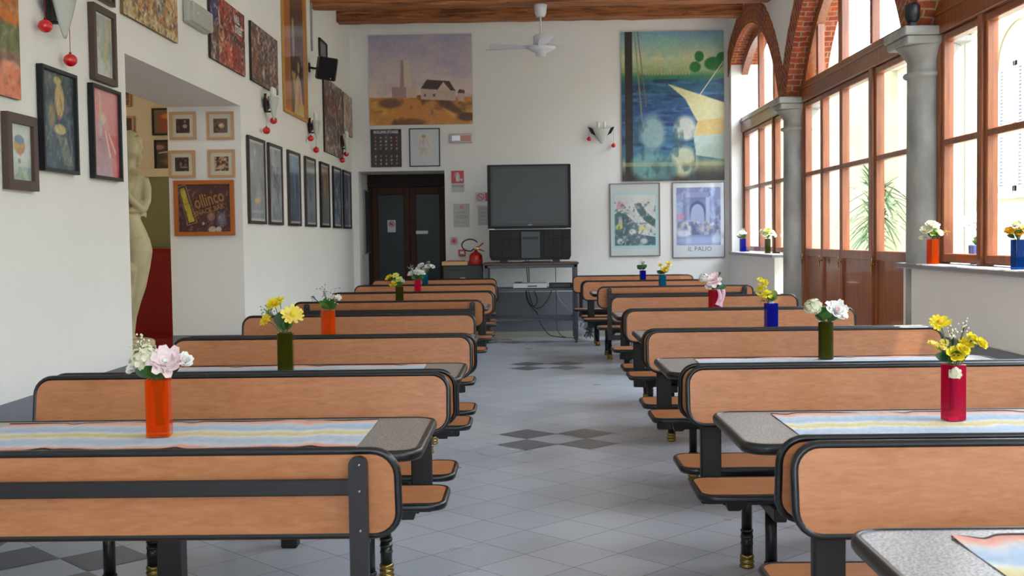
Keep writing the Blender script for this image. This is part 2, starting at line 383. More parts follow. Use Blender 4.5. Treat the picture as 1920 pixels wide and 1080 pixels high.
# columns
def column(y, lab):
    t = thing('stone_column', (2.775, y, 0), lab, 'column', None)
    prof = [(.155, .12), (.15, .16), (.148, 1.2), (.142, 2.30), (.142, 2.385), (.162, 2.39), (.17, 2.405), (.162, 2.42), (.142, 2.425), (.142, 2.50), (.15, 2.515), (.175, 2.55), (.205, 2.585), (.215, 2.60)]
    MB().lathe(0, 0, prof, 32).build('shaft', M_stone, t)
    MB().bbox(-.22, .22, -.22, .22, 2.60, 2.655, .01).bbox(-.238, .238, -.238, .238, 2.655, SPR-.002, .008).build('capital', M_stone, t)
    MB().bbox(-.19, .19, -.19, .19, 0, .12, .01).build('base', M_stone, t)
    return t
column(11.95, 'grey stone column between the far arched window and the tall glazed doors')
column(8.05, 'grey stone column with a dark chip, between the glazed doors and the sunny window sill')
column(4.15, None); 
for o in list(C.objects):
    if o.name.startswith('stone_column') and 'label' not in o: tag(o, 'grey stone column beside the window sill nearest the entrance end', 'column')

# window frames
FX0, FX1 = 2.79, 2.86
def frame_bay(name, c, y0, y1, ms, fm, door=False, zb=1.11, rails=(1.925,)):
    """wooden frame of one bay: y0..y1 clear between columns, ms = mullions of the lower part, fm = mullions of the fanlight"""
    t = thing(name, (0, 0, 0), None, None); struct(t)
    RA = RI-.01
    f = MB()
    # curved head
    a0 = math.asin((2.66-CZ)/RA); N = 40
    def cl(y): return min(max(y, y0-.12), y1+.12)
    ring = []
    for i in range(N+1):
        a = a0+(PI-2*a0)*i/N
        ring.append((math.cos(a), math.sin(a)))
    for i in range(N):
        (c0, s0), (c1, s1) = ring[i], ring[i+1]
        P = []
        for R in (RA, RA-.10):
            for (cc, ss) in ((c0, s0), (c1, s1)):
                P.append((cl(c+R*cc), CZ+R*ss))
        if abs(P[0][0]-P[1][0]) < 1e-5: continue
        quad = [P[0], P[1], P[3], P[2]]
        vs = [(FX0-.01, a_, b_) for a_, b_ in quad]+[(FX1, a_, b_) for a_, b_ in quad]
        f.add(vs, [(0, 1, 2, 3), (7, 6, 5, 4), (0, 4, 5, 1), (2, 6, 7, 3)])
    # transom
    f.bbox(FX0-.025, FX1+.01, y0-.1, y1+.1, 2.655, 2.85, .008)
    f.bbox(FX0-.04, FX1, y0-.1, y1+.1, 2.78, 2.80, .004)
    for y, wd in fm:
        if abs(y-c) < RA-.1: f.bbox(FX0, FX1, y-wd/2, y+wd/2, 2.85, CZ+math.sqrt((RA-.05)**2-(y-c)**2), .006)
    # posts at both ends
    f.bbox(FX0-.01, FX1, y1-.02, y1+.11, 0 if door else zb, 2.66, .006)
    f.bbox(FX0-.01, FX1, y0-.11, y0+.02, 0 if door else zb, 2.66, .006)
    f.build('window_frame', M_frame_wood, t)
    ys_ = sorted([y0]+[m_[0] for m_ in ms]+[y1])
    wd = {round(m_[0], 3): m_[1] for m_ in ms}
    for m_, w_ in ms:
        if w_ > .08: MB().bbox(FX0-.02, FX1, m_-w_/2+.035, m_+w_/2-.035, 0 if door else zb, 2.66, .006).build('post', M_frame_wood, t)
    g = MB()
    for a, b in zip(ys_[:-1], ys_[1:]):
        ga = wd.get(round(a, 3), 0); gb = wd.get(round(b, 3), 0)
        ya = a+(.02 if ga == 0 else (ga/2-.035 if ga > .08 else 0)); yb = b-(.02 if gb == 0 else (gb/2-.035 if gb > .08 else 0))
        s = MB(); st = .042
        s.bbox(FX0, FX1, ya+.001, ya+st, zb+.01, 2.65, .006).bbox(FX0, FX1, yb-st, yb-.001, zb+.01, 2.65, .006)
        s.bbox(FX0, FX1, ya+st, yb-st, 2.60, 2.65, .006)
        for r in rails: s.bbox(FX0+.005, FX1, ya+st, yb-st, r-.022, r+.022, .005)
        if door:
            s.bbox(FX0, FX1, ya+st, yb-st, 1.10, 1.18, .006); s.bbox(FX0, FX1, ya+st, yb-st, .12, .24, .006)
            s.bbox(FX0+.02, FX1-.02, ya+st-.005, yb-st+.005, .23, 1.105, .004)
            leaf = s.build('door_leaf', M_frame_wood, t)
        else:
            s.bbox(FX0, FX1, ya+st, yb-st, zb+.01, 1.18, .006)
            leaf = s.build('sash', M_frame_wood, t)
        p = MB()
        p.add([(FX0+.037, ya+st, 1.18), (FX0+.037, yb-st, 1.18), (FX0+.037, yb-st, 2.60), (FX0+.037, ya+st, 2.60)], [(0, 1, 2, 3)])
        p.build('pane', M_pane, leaf)
        if door: MB().tube([(FX0-.03, yb-.02, 1.02), (FX0-.03, yb-.02, 1.12)], .008).tube([(FX0-.03, yb-.02, 1.07), (FX0+.01, yb-.02, 1.07)], .007).build('handle', M_brass, leaf)
    # fan glass
    fp = MB(); N = 30
    yy = np.linspace(max(y0-.1, c-RA+.1), min(y1+.1, c+RA-.1), N+1)
    for i in range(N):
        h0 = CZ+math.sqrt(max(0, (RA-.05)**2-(yy[i]-c)**2)); h1 = CZ+math.sqrt(max(0, (RA-.05)**2-(yy[i+1]-c)**2))
        if min(h0, h1) < 2.86: continue
        fp.add([(FX0+.035, yy[i], 2.85), (FX0+.035, yy[i+1], 2.85), (FX0+.035, yy[i+1], h1), (FX0+.035, yy[i], h0)], [(0, 1, 2, 3)])
    fp.build('fanlight_pane', M_pane, t)
    return t
frame_bay('window_1', ACS[0], 12.15, 15.02, [(14.04, .07), (13.18, .11)], [(14.04, .07), (13.18, .07)])
frame_bay('door_1', ACS[1], 8.27, 11.74, [(11.04, .07), (10.36, .07), (9.40, .17)], [(11.2, .06), (10.38, .12), (9.45, .06)], door=True, zb=0.01)
frame_bay('window_2', ACS[2], 4.38, 7.86, [(7.14, .14), (6.1, .14), (5.1, .14)], [(7.14, .07), (6.1, .12), (5.1, .07)])
frame_bay('window_3', ACS[3], .47, 3.95, [(2.2, .14)], [(2.2, .12)])
frame_bay('window_4', ACS[4], -3.4, .03, [(-1.7, .14)], [(-1.7, .12)])
# iron latch on the far window
tag(MB().tube([(2.775, 13.2, 1.80), (2.775, 13.2, 1.90)], .006).tube([(2.775, 13.2, 1.85), (2.75, 13.26, 1.86)], .006).tube([(2.79, 13.2, 1.85), (2.775, 13.2, 1.85)], .008).build('window_latch', M_blackpl), 'small iron latch on the far arched window', 'latch')
# door 2: dark double door in the recess of the back wall
d2 = thing('door_2', (0, 0, 0), None, None); struct(d2)
DY = 16.1
MB().bbox(DX0, DX1, DY-.03, DY+.05, 2.06, DZ, .006).box(DX0, DX1, DY-.05, DY-.03, 2.10, 2.13).bbox(DX0, DX0+.06, DY-.03, DY+.05, 0, 2.06, .006).bbox(DX1-.06, DX1, DY-.03, DY+.05, 0, 2.06, .006).build('door_frame', M_darkbr, d2)
M_dglass = mat('dark_door_glass', (44, 52, 50), 0.3, spec=.25)
for a, b in ((-2.21, -1.685), (-1.68, -1.185)):
    s = MB(); st = .085
    s.bbox(a, a+st, DY-.02, DY+.02, 0.01, 2.05, .004).bbox(b-st, b, DY-.02, DY+.02, .01, 2.05, .004).bbox(a+st, b-st, DY-.02, DY+.02, 1.95, 2.05, .004).bbox(a+st, b-st, DY-.02, DY+.02, .01, .25, .004)
    lf = s.build('door_leaf', mat('olive_brown_wood', (66, 38, 16), 0.5, spec=.2), d2)
    MB().box(a+st, b-st, DY-.004, DY+.004, .25, 1.95).build('pane', M_dglass, lf)
MB().bbox(-1.60, -1.43, DY-.035, DY-.006, 1.40, 1.445, .003).build('door_plate', M_white, d2)
no = MB().box(-2.0, -1.885, DY-.006, DY-.005, 1.43, 1.60).build('door_notice', M_paper, d2)
def ring2(cx, cz, y, r0, r1, m, parent, name, slash=True, N=24):
    b = MB()
    for i in range(N):
        a, c = 2*PI*i/N, 2*PI*(i+1)/N
        b.add([(cx+r0*math.cos(a), y, cz+r0*math.sin(a)), (cx+r1*math.cos(a), y, cz+r1*math.sin(a)), (cx+r1*math.cos(c), y, cz+r1*math.sin(c)), (cx+r0*math.cos(c), y, cz+r0*math.sin(c))], [(0, 1, 2, 3)])
    if slash:
        k = r0*.7; q = (r1-r0)*.6*.7
        b.add([(cx-k-q, y, cz+k-q), (cx-k+q, y, cz+k+q), (cx+k+q, y, cz-k+q), (cx+k-q, y, cz-k-q)], [(0, 1, 2, 3)])
    return b.build(name, m, parent)
ring2(-1.943, 1.545, DY-.0065, .030, .042, M_red, no, 'symbol')
MB().lathe(-1.943, 0, [(0.001, -.001), (.018, 0)], 10)
MB().box(-1.965, -1.925, DY-.0062, DY-.006, 1.53, 1.56).build('symbol_figure', M_blackpl, no)

# room beyond the passage
struct(MB().box(-7.2, XL-.6, 10.9, 11.1, 0, 3.2).box(-7.2, -7.0, 3, 11, 0, 3.2).box(-7.2, XL-.6, 2.9, 3.1, 0, 3.2).build('wall_far', M_cream))
struct(MB().box(-7.2, XL-.6, 2.9, 11.1, 3.2, 3.3).build('ceiling_2', M_cream))
struct(MB().box(-7, XL-.6, 10.885, 10.9, 1.28, 1.95).build('trim_20', mat('sage_green_paint', (140, 138, 100), 0.8)))
struct(MB().bbox(-7, XL-.6, 10.87, 10.9, 1.95, 2.03, .005).build('trim_21', M_cream))
lamp = thing('added_fill_lamp', (-5.6, 8.0, 3.2), 'unseen warm globe lamp added to light the far room', 'lamp')  # added lamp, kept out of view, brightens the far room walls
MB().lathe(0, 0, [(.05, -.02), (.05, 0)], 16).build('ceiling_rose', M_white, lamp)
MB().ball((0, 0, -.14), .13, 20).build('globe', mat('fill_lamp_globe', (255, 230, 190), .4, emit=((255, 236, 208), 75)), lamp)

# ------------------------------------------------------------------ beams
def tbeam(y, z0, z1, lab, wd=.24):
    b = MB(); n = 26; vs = []; fs = []
    for i in range(n+1):
        x = XL+(5.0*i/n) if i < n else XR
        j = lambda: random.uniform(-.006, .006)
        for (yy, zz) in ((y, z0), (y+wd, z0), (y+wd, z1), (y, z1)): vs.append((x, yy+j(), zz+(j() if zz == z0 else 0)))
    for i in range(n):
        for k in range(4): fs.append((4*i+k, 4*i+(k+1)%4, 4*i+4+(k+1)%4, 4*i+4+k))
    fs += [(0, 1, 2, 3), (4*n+3, 4*n+2, 4*n+1, 4*n)]
    b.add(vs, fs); o = b.build('ceiling_beam', M_beam); return tag(o, lab, 'beam')
tbeam(14.2, 4.02, 4.26, 'rough timber ceiling beam above the big posters on the end wall')
tbeam(12.5, 3.86, 4.27, 'rough timber ceiling beam that the white fan hangs from')
#PART2
# ------------------------------------------------------------------ benches
BL, SZ = 1.50, .45
def slab(parent, name, fn, a1, b0, b1, r, t, w=.012):
    p = MB(); p.prism(rrect(0+w*.6, a1-w*.6, b0+w*.6, b1-w*.6, r), fn, (-t/2, t/2)); o = p.build(name, M_wood, parent)
    q = MB(); rim(q, w, a1-w, b0+w, b1-w, r, fn, t, w); q.build('edge_trim', M_black, o, True)
    return o
def make_bench(name, sides, lab):
    t = thing(name, (0, 0, 0), lab, 'bench')
    for s in sides:
        y0, y1 = (.075, .385) if s > 0 else (-.385, -.075)
        slab(t, 'seat', lambda a, b, d: (a, b, SZ-.013+d), BL, y0, y1, .05, .024)
        off = -.012 if s > 0 else 0.0
        def fb_(a, b, d, s=s, off=off):
            yy = s*(.075-(b-.63)/.22*.035)
            return (a+off, yy+d, b)
        slab(t, 'backrest', fb_, BL, .63, .85, .055, .022, .0115)
        yc = s*.23
        MB().bbox(.10, BL-.1, yc-.02, yc+.02, SZ-.065, SZ-.026, .004).build('seat_rail', M_steel, t)
        # tapered end brackets below the seat
        for x in (.10, BL-.10):
            sg = 1 if x < .5 else -1
            MB().add([(x, yc-.08, SZ-.026), (x+sg*.10, yc-.08, SZ-.026), (x+sg*.06, yc-.02, SZ-.085), (x+sg*.02, yc-.02, SZ-.085),
                      (x, yc+.08, SZ-.026), (x+sg*.10, yc+.08, SZ-.026), (x+sg*.06, yc+.02, SZ-.085), (x+sg*.02, yc+.02, SZ-.085)],
                     [(0, 1, 2, 3), (7, 6, 5, 4), (0, 3, 7, 4), (1, 5, 6, 2), (3, 2, 6, 7), (0, 4, 5, 1)]).build('bracket', M_steel, t)
    both = len(sides) == 2
    ya = -.30 if (both or sides[0] < 0) else -.03
    yb = .34 if (both or sides[0] > 0) else .03
    legs = (-.14, .32) if both else ((.0, .32) if sides[0] > 0 else (-.32, .0))
    for x in (.29, BL-.29):
        MB().bbox(x-.022, x+.022, ya, yb, SZ-.115, SZ-.066, .004).build('cross_beam', M_steel, t)
        for y in legs:
            l = MB().tube([(x, y, .05), (x, y, .14)], .0235, 14).tube([(x, y, .14), (x, y, SZ-.10)], .021, 14)
            for z in (.10, .125, .15): l.lathe(x, y, [(.0215, z-.006), (.0255, z-.004), (.0255, z+.004), (.0215, z+.006)], 14)
            l = l.build('leg', M_black, t)
            MB().lathe(x, y, [(.022, .0005), (.03, .004), (.03, .012), (.024, .016), (.029, .022), (.029, .03), (.023, .034), (.028, .04), (.028, .05), (.022, .056)], 16).build('foot', M_brass, l)
    for x in (.106, BL-.106):
        pw = .021
        if both: b = MB().bbox(x-.045, x+.03, -.018, .018, SZ-.115, .80, .006)
        else:
            s = sides[0]
            yy = (s*.045, s*.008) if s < 0 else (s*.008, s*.045)
            y0, y1 = min(yy)-.0, max(yy)
            pl = rrect(x-pw, x+pw, SZ-.115, .832, .018, 4)
            b = MB().prism(pl, lambda a, q, d: (a, d, q), (s*.040-.014 if s > 0 else s*.040-.010, s*.040+.010 if s > 0 else s*.040+.014) if False else (s*.018-.012, s*.018+.012))
        p = b.build('post', M_steel, t)
        if not both:
            for z in (.815, .755, .665):
                MB().ball((x+.004, sides[0]*.018-.013*sides[0], z), .004, 6).build('screw', mat('zinc', (150, 150, 150), .3, 1), p)
    if not both:
        s = sides[0]
        MB().bbox(.12, BL-.12, s*.03-.006, s*.03+.006, .741, .779, .003).build('back_rail', M_steel, t)
    # stretchers joining the posts under the seats
    MB().bbox(.08, BL-.08, -.02, .02, SZ-.115, SZ-.068, .004).build('stretcher', M_steel, t)
    return t
B2 = make_bench('double_bench', (-1, 1), None); BA = make_bench('bench', (-1,), None); BB = make_bench('bench', (1,), None)
used = {}
def put(proto, loc, lab, group=None, rotz=0):
    o = proto if id(proto) not in used else copy_tree(proto)
    used[id(proto)] = 1
    o.location = loc; o['label'] = lab; o.rotation_euler = (0, 0, rotz)
    if group: o['group'] = group
    return o
GB = 'wooden benches of the seating rows'
LR = 'picture wall row'; RRW = 'window side row'
LB = [(BB, -.29, 2.55, 'single bench showing dark back rail and post, first of the '+LR),
      (B2, -.29, 4.12, 'double wooden bench behind the table with the orange vase and pink peony'),
      (B2, -.29, 5.70, 'double wooden bench behind the olive vase with pale yellow daisies'),
      (BA, -.35, 7.34, 'single wooden bench behind the orange vase of green leaves and white sprigs'),
      (BB, -.35, 8.86, 'single bench with dark back rail seen above the orange vase, '+LR),
      (B2, -.335, 10.40, 'double wooden bench behind the small olive vase of yellow flowers'),
      (B2, -.355, 12.05, 'double wooden bench behind the pink vase of white roses'),
      (BA, -.40, 13.70, 'last bench of the '+LR+', before the dark doors')]
RB = [(B2, .585, 2.65, 'double wooden bench in front of the magenta vase, closest of the '+RRW),
      (B2, .555, 4.20, 'double wooden bench behind the magenta vase'),
      (B2, .575, 5.84, 'double wooden bench behind the tall olive vase with the pink peony'),
      (B2, .605, 7.50, 'double wooden bench behind the royal blue vase of yellow flowers'),
      (BA, .63, 9.22, 'single wooden bench behind the red vase with the ribbon'),
      (BB, .645, 10.95, 'single wooden bench with dark back rail beyond the red vase, in the '+RRW),
      (B2, .555, 12.50, 'double wooden bench behind the turquoise vase of yellow flowers'),
      (BA, .515, 14.25, 'last wooden bench of the '+RRW+', beside the television stand')]
for p, x, y, l in LB: put(p, (x-BL, y, 0), l, GB)
for p, x, y, l in RB: put(p, (x, y, 0), l, GB)
# the rows on the picture side are mirrored so the longer slab ends at the aisle: nudge far slabs
for o in list(C.objects):
    if o.name.startswith('double_bench') and o.location.x < 0:
        for ch in o.children:
            if ch.name.startswith('backrest') and ch.data.vertices[0].co.y > 0: ch.location.x = .028

# ------------------------------------------------------------------ tables, runners
M_lam = mat('grey_speckled_laminate', (176, 168, 162), 0.30, noise=((190, 190, 190), (96, 88, 84), 3, 0.36, 0.62))
TZ = .757
def make_table():
    t = thing('dining_table', (0, 0, 0), None, 'table')
    fn = lambda a, b, d: (a, b, TZ-.013+d)
    p = MB(); p.prism(rrect(.01, 1.49, -.29, .29, .06), fn, (-.013, .013)); o = p.build('tabletop', M_lam, t)
    q = MB(); rim(q, .012, 1.488, -.288, .288, .06, fn, .028, .014); q.build('edge_trim', M_black, o, True)
    MB().bbox(.70, .77, -.035, .035, 0.0, TZ-.07, .006).build('pedestal', M_steel, t)
    MB().bbox(.12, 1.38, -.025, .025, TZ-.07, TZ-.027, .004).build('support_beam', M_steel, t)
    for x, sg in ((.10, 1), (1.40, -1)):
        MB().add([(x, -.20, TZ-.028), (x+sg*.05, -.20, TZ-.028), (x+sg*.05, -.20, TZ-.055), (x, .20, TZ-.028), (x+sg*.05, .20, TZ-.028), (x+sg*.05, .20, TZ-.055)],
                 [(0, 1, 2), (5, 4, 3), (0, 2, 5, 3), (1, 4, 5, 2), (0, 3, 4, 1)]).build('bracket', M_steel, t)
    return t
TP = make_table()
def runner_mesh(seed):
    rnd = random.Random(seed); nx, ny = 110, 22; X0, X1, W = .18, 1.34, .235
    V = []; F = []; col = []
    ph = [rnd.uniform(0, 6) for _ in range(4)]
    def edge(x, k): return .010*max(0, math.sin(x*11+ph[k]))**3+.026*max(0, math.sin(x*17+ph[k+1]))**12+.003*math.sin(x*23+ph[k+1])
    S = [(0.0, (214, 150, 132)), (.07, (214, 150, 132)), (.10, (196, 196, 200)), (.24, (168, 182, 200)), (.36, (176, 188, 204)), (.42, (214, 210, 196)), (.47, (206, 188, 140)),
         (.55, (208, 194, 146)), (.60, (214, 212, 200)), (.68, (160, 178, 198)), (.80, (172, 186, 204)), (.90, (204, 190, 184)), (.94, (214, 152, 134)), (1.0, (212, 148, 130))]
    def c(v):
        for (a, ca), (b, cb) in zip(S[:-1], S[1:]):
            if v <= b: k = (v-a)/(b-a+1e-9); return [ca[i]*(1-k)+cb[i]*k for i in range(3)]
        return S[-1][1]
    for i in range(nx+1):
        x = X0+(X1-X0)*i/nx
        for j in range(ny+1):
            v = j/ny; y = -W+edge(x, 0)+(2*W-edge(x, 0)-edge(x, 2))*v
            z = .0022+.0012*math.sin(x*19+v*5+ph[0])*math.sin(v*9+ph[1])
            k = (abs(v-.5)*2)**6; z += k*(.004*max(0, math.sin(x*11+ph[0 if v < .5 else 2]))**3)
            V.append((x, y, max(.0012, z))); vv = min(1, max(0, v+.018*math.sin(x*14+ph[3])+.012*math.sin(x*37)))
            q = c(vv); n_ = rnd.uniform(.96, 1.03); col.append([min(1, lin(q[0]*n_)), min(1, lin(q[1]*n_)), min(1, lin(q[2]*n_)), 1])
    for i in range(nx):
        for j in range(ny): a = i*(ny+1)+j; F.append((a, a+ny+1, a+ny+2, a+1))
    return V, F, col
def vcol_mat(name, rough=.9, **k):
    m = mat(name, (255, 255, 255), rough, **k)
    if not any(n.type == 'VERTEX_COLOR' for n in m.node_tree.nodes):
        n = m.node_tree.nodes.new('ShaderNodeVertexColor'); n.layer_name = 'Col'
        m.node_tree.links.new(n.outputs[0], m.node_tree.nodes['Principled BSDF'].inputs['Base Color'])
    return m
M_cloth = vcol_mat('striped_cotton', .92)
def colmesh(name, V, F, col, m, parent=None, smooth=True):
    me = bpy.data.meshes.new(name); me.from_pydata(V, [], F); me.materials.append(m)
    at = me.color_attributes.new('Col', 'FLOAT_COLOR', 'POINT'); at.data.foreach_set('color', np.array(col, dtype=np.float32).ravel())
    if smooth: me.polygons.foreach_set('use_smooth', [True]*len(F))
    o = bpy.data.objects.new(name, me); C.objects.link(o)
    if parent is not None: o.parent = parent
    return o
def runner(loc, seed, lab, flip=False):
    V, F, col = runner_mesh(seed)
    if flip: V = [(1.5-x, y, z) for x, y, z in V]; F = [f[::-1] for f in F]
    t = thing('table_runner', loc, lab, 'table runner', 'striped runners on the tables')
    o = colmesh('cloth', V, F, col, M_cloth, t)
    s = MB(); n = 150
    for e in (0, 22):
        if e > 22: break
        pts = [V[i*23+e] for i in range(111)]
        s.tube([(p[0], p[1], .0028) for p in pts], .0022, 5)
    s.build('crochet_edge', mat('dark_lace', (70, 52, 50), .9), t)
    return t
TL = [(-.30, 3.32, 'with the large orange vase'), (-.29, 4.90, 'with the olive vase of pale yellow daisies'), (-.31, 6.50, 'with the orange vase of green leaves'),
      (-.35, 9.60, 'with the small olive vase of yellow flowers'), (-.34, 11.2, 'with the pink vase'), (-.36, 12.9, 'with the small blue vase of white flowers')]
TR = [(.59, 1.88, 'that holds no vase, at the window side'), (.568, 3.36, 'with the magenta vase'), (.56, 5.0, 'with the tall olive vase and pink peony'), (.60, 6.6, 'with the royal blue vase'),
      (.60, 8.33, 'with the red vase and pink ribbon'), (.61, 11.65, 'with the turquoise vase'), (.59, 13.35, 'with the dark blue vase, last before the television')]
for i, (x, y, l) in enumerate(TL):
    put(TP, (x-BL, y, 0), 'grey speckled dining table '+l, 'dining tables between the benches'); runner((x-BL, y, TZ), 10+i, 'striped pastel runner on the table '+l, True)
for i, (x, y, l) in enumerate(TR):
    put(TP, (x, y, 0), 'grey speckled dining table '+l, 'dining tables between the benches'); runner((x, y, TZ), 30+i, 'striped pastel runner on the table '+l)

# ------------------------------------------------------------------ vases
def glass_mat(name, rgb, rough=.08, tr=.75):
    return mat(name, rgb, rough, trans=tr, ior=1.25)
VC = dict(orange=glass_mat('orange_glass', (255, 104, 22)), olive=glass_mat('olive_glass', (74, 76, 18), tr=.6), magenta=glass_mat('magenta_glass', (224, 24, 84)), pink=glass_mat('pink_glass', (240, 40, 84)),
          blue=glass_mat('blue_glass', (20, 36, 190)), red=glass_mat('red_glass', (214, 36, 60)), aqua=glass_mat('aqua_glass', (20, 132, 176)), sea=glass_mat('sea_blue_glass', (10, 84, 168)))
def vase(loc, colr, lab, h=.165, w_=.066, rot=.12, rnd_=False):
    b = MB(); r = w_/2; t_ = .005
    out = rrect(-r, r, -r, r, .006 if not rnd_ else r-.0005, 3 if not rnd_ else 6); inn = rrect(-r+t_, r-t_, -r+t_, r-t_, .004 if not rnd_ else r-t_-.0005, 3 if not rnd_ else 6)
    n = len(out); vs = [(x, y, 0) for x, y in out]+[(x, y, h) for x, y in out]+[(x, y, h) for x, y in inn]+[(x, y, .012) for x, y in inn]
    fs = [tuple(range(n))[::-1]]
    for k in range(3):
        for i in range(n): fs.append((k*n+i, k*n+(i+1) % n, (k+1)*n+(i+1) % n, (k+1)*n+i))
    fs.append(tuple(range(3*n, 4*n)))
    b.add(vs, fs); o = b.build('vase', VC[colr], None, False)
    o.location = loc; o.rotation_euler = (0, 0, rot); tag(o, lab, 'vase', 'coloured glass vases')
    return o
# ------------------------------------------------------------------ artificial flowers
M_stem = mat('green_stem', (74, 104, 50), .6)
LEAF = dict(g=mat('leaf_green', (60, 112, 44), .5), d=mat('leaf_dark', (44, 80, 42), .5), y=mat('leaf_light', (118, 148, 64), .5), t=mat('leaf_teal', (92, 150, 146), .5))
PET = dict(white=mat('petal_white', (232, 230, 224), .7), pink=mat('petal_pink', (238, 214, 214), .7), rose=mat('petal_rose', (232, 170, 176), .7), cream=mat('petal_cream', (226, 222, 190), .7),
           yellow=mat('petal_yellow', (226, 204, 30), .7), pale=mat('petal_pale_yellow', (238, 214, 96), .7), gold=mat('petal_gold', (232, 170, 24), .7), lime=mat('petal_lime', (214, 220, 120), .7))
def leafb(b, p, d, L_, W_, up=.3, curl=.25, mi=0):
    d = Vector(d).normalized(); p = Vector(p); s = d.cross(Vector((.25*math.sin(L_*900), -1, .35)))
    if s.length < .1: s = Vector((1, 0, 0))
    s.normalize(); n = s.cross(d).normalized(); vs = []; N = 6
    for i in range(N+1):
        t = i/N; wv = math.sin(PI*min(1, t*.92+.06))**.8*W_/2; c = p+d*L_*t-Vector((0, 0, 1))*curl*L_*t*t
        vs += [c-s*wv+n*wv*.3, c, c+s*wv+n*wv*.3]
    fs = []
    for i in range(N):
        a = 3*i; fs += [(a, a+3, a+4, a+1), (a+1, a+4, a+5, a+2)]
    b.add(vs, fs, mi, True)
def petals(b, c, n, R, layers, rnd, mi=(0, 0), cup=.5, cnt=7, ruff=.15):
    n = Vector(n).normalized(); u = n.orthogonal().normalized(); v = n.cross(u); c = Vector(c)
    for l in range(layers):
        f = 1-l/(layers+.3); tilt = cup*(.25+1.1*l/max(1, layers)); k = max(4, int(cnt*(.6+.4*f)))
        for i in range(k):
            a = 2*PI*(i+.5*(l % 2))/k+rnd.uniform(-.15, .15); d = u*math.cos(a)+v*math.sin(a); s = n.cross(d)
            Lp = R*f*rnd.uniform(.9, 1.08); Wp = R*f*2.3/k*rnd.uniform(1.0, 1.3)
            vs = []; N = 4
            for q in range(N+1):
                t = q/N; ang = tilt+ruff*rnd.uniform(-1, 1)*t
                cc = c+d*Lp*t*math.cos(ang*t)+n*Lp*(math.sin(ang)*t*t*.9)+n*.02*R*l; wv = Wp*math.sin(PI*(.12+.76*t))**.7
                vs += [cc-s*wv+n*wv*.25, cc, cc+s*wv+n*wv*.25]
            fs = []
            for q in range(N): a_ = 3*q; fs += [(a_, a_+3, a_+4, a_+1), (a_+1, a_+4, a_+5, a_+2)]
            b.add(vs, fs, mi[0] if l < layers-1 else mi[1], True)
def bouquet(loc, spec, lab, seed, stem_d=.11):
    """spec: list of (kind, colour, x, y, z, size); xyz relative to the vase mouth"""
    rnd = random.Random(seed); t = thing('flower_bouquet', loc, lab, 'flowers', 'artificial flowers in the vases')
    st = MB(); base = Vector((0, 0, -stem_d))
    lf = [q for q in spec if q[0] == 'leaf']
    spec = list(spec)+[('leaf', ('g', 'g', 'y')[q % 3] if lf and lf[0][1] != 'd' else ('g', 'd')[q % 2], rnd.uniform(-.05, .05), rnd.uniform(-.05, .02), rnd.uniform(.02, .07), rnd.uniform(.032, .048)) for q in range(6)]
    for (k, c_, x, y, z, s) in spec:
        p = Vector((x, y, z)); m0 = Vector((x*.25, y*.25, .0)); r0 = .0018 if k not in ('gyp', 'sprig') else .001
        bp = base+Vector((rnd.uniform(-.012, .012), rnd.uniform(-.012, .012), 0))
        if k == 'leaf':
            b = MB(); d = Vector((x, y, max(.02, z)+.035)).normalized(); st.tube([bp, m0, p*.3], .0012, 5)
            leafb(b, p*.25+Vector((0, 0, .004)), d, s*1.15, s*.72, curl=.3); b.build('leaf', LEAF[c_], t)
        elif k in ('peony', 'daisy', 'rose'):
            st.tube([bp, m0, (m0+p)/2+Vector((0, 0, .01)), p], r0, 5)
            b = MB(); n = Vector((x*6, -.6+y*3, .55+z*2))
            if k == 'peony': petals(b, p, n, s, 6, rnd, (0, 1), .62, 8, .25)
            elif k == 'rose': petals(b, p, n, s, 5, rnd, (0, 1), 1.1, 6, .2)
            else:
                petals(b, p, n, s, 3, rnd, (0, 0), .3, 13, .18); b.ball(p+n.normalized()*s*.12, s*.26, 8, 1)
            cs = c_.split('/'); b.build('flower', [PET[cs[0]], PET[cs[-1]]], t)
        elif k == 'hyd':      # round head of many small blossoms
            st.tube([bp, m0, p], r0, 5); b = MB()
            for i in range(110):
                th = math.acos(1-1.6*((i+.5)/110)); ph = i*2.39996; d = Vector((math.sin(th)*math.cos(ph), math.sin(th)*math.sin(ph), math.cos(th)))
                petals(b, p+d*s*rnd.uniform(.8, 1.05), d+Vector((rnd.uniform(-.4, .4),)*3), s*.22, 1, rnd, (0, 0), .3, 4)
            b.ball(p, s*.72, 10, 1); b.build('flower', [PET[c_], LEAF['y']], t)
        elif k in ('gyp', 'sprig'):   # loose spray of tiny buds
            b = MB(); sm = MB()
            for i in range(26 if k == 'gyp' else 12):
                q = p+Vector((rnd.gauss(0, s*.45), rnd.gauss(0, s*.45), rnd.gauss(0, s*.5))); b.ball(q, .0035 if k == 'gyp' else .003, 6)
                st.tube([p*.5, (p+q)/2, q], .0006, 3)
            b.build('blossom_spray', PET[c_] if c_ in PET else LEAF[c_], t)
        elif k == 'mum':
            st.tube([bp, m0, p], r0, 5); b = MB()
            for i in range(7):
                q = p+Vector((rnd.uniform(-1, 1)*s*.8, rnd.uniform(-1, 1)*s*.6, rnd.uniform(-.5, .6)*s)); petals(b, q, (rnd.uniform(-.4, .4), -.5, .8), s*.5, 2, rnd, (0, 0), .5, 9)
            b.build('flower', PET[c_], t)
    st.build('stems', M_stem, t)
    return t
VH = .165
def vset(n, x, y, z, colr, vl, spec, bl, rot=.12, h=VH, w_=.066, rnd_=False):
    vase((x, y, z), colr, vl, h, w_, rot, rnd_); bouquet((x, y, z+h), spec, bl, 100+n, stem_d=h-.03)
TT = TZ+.0055
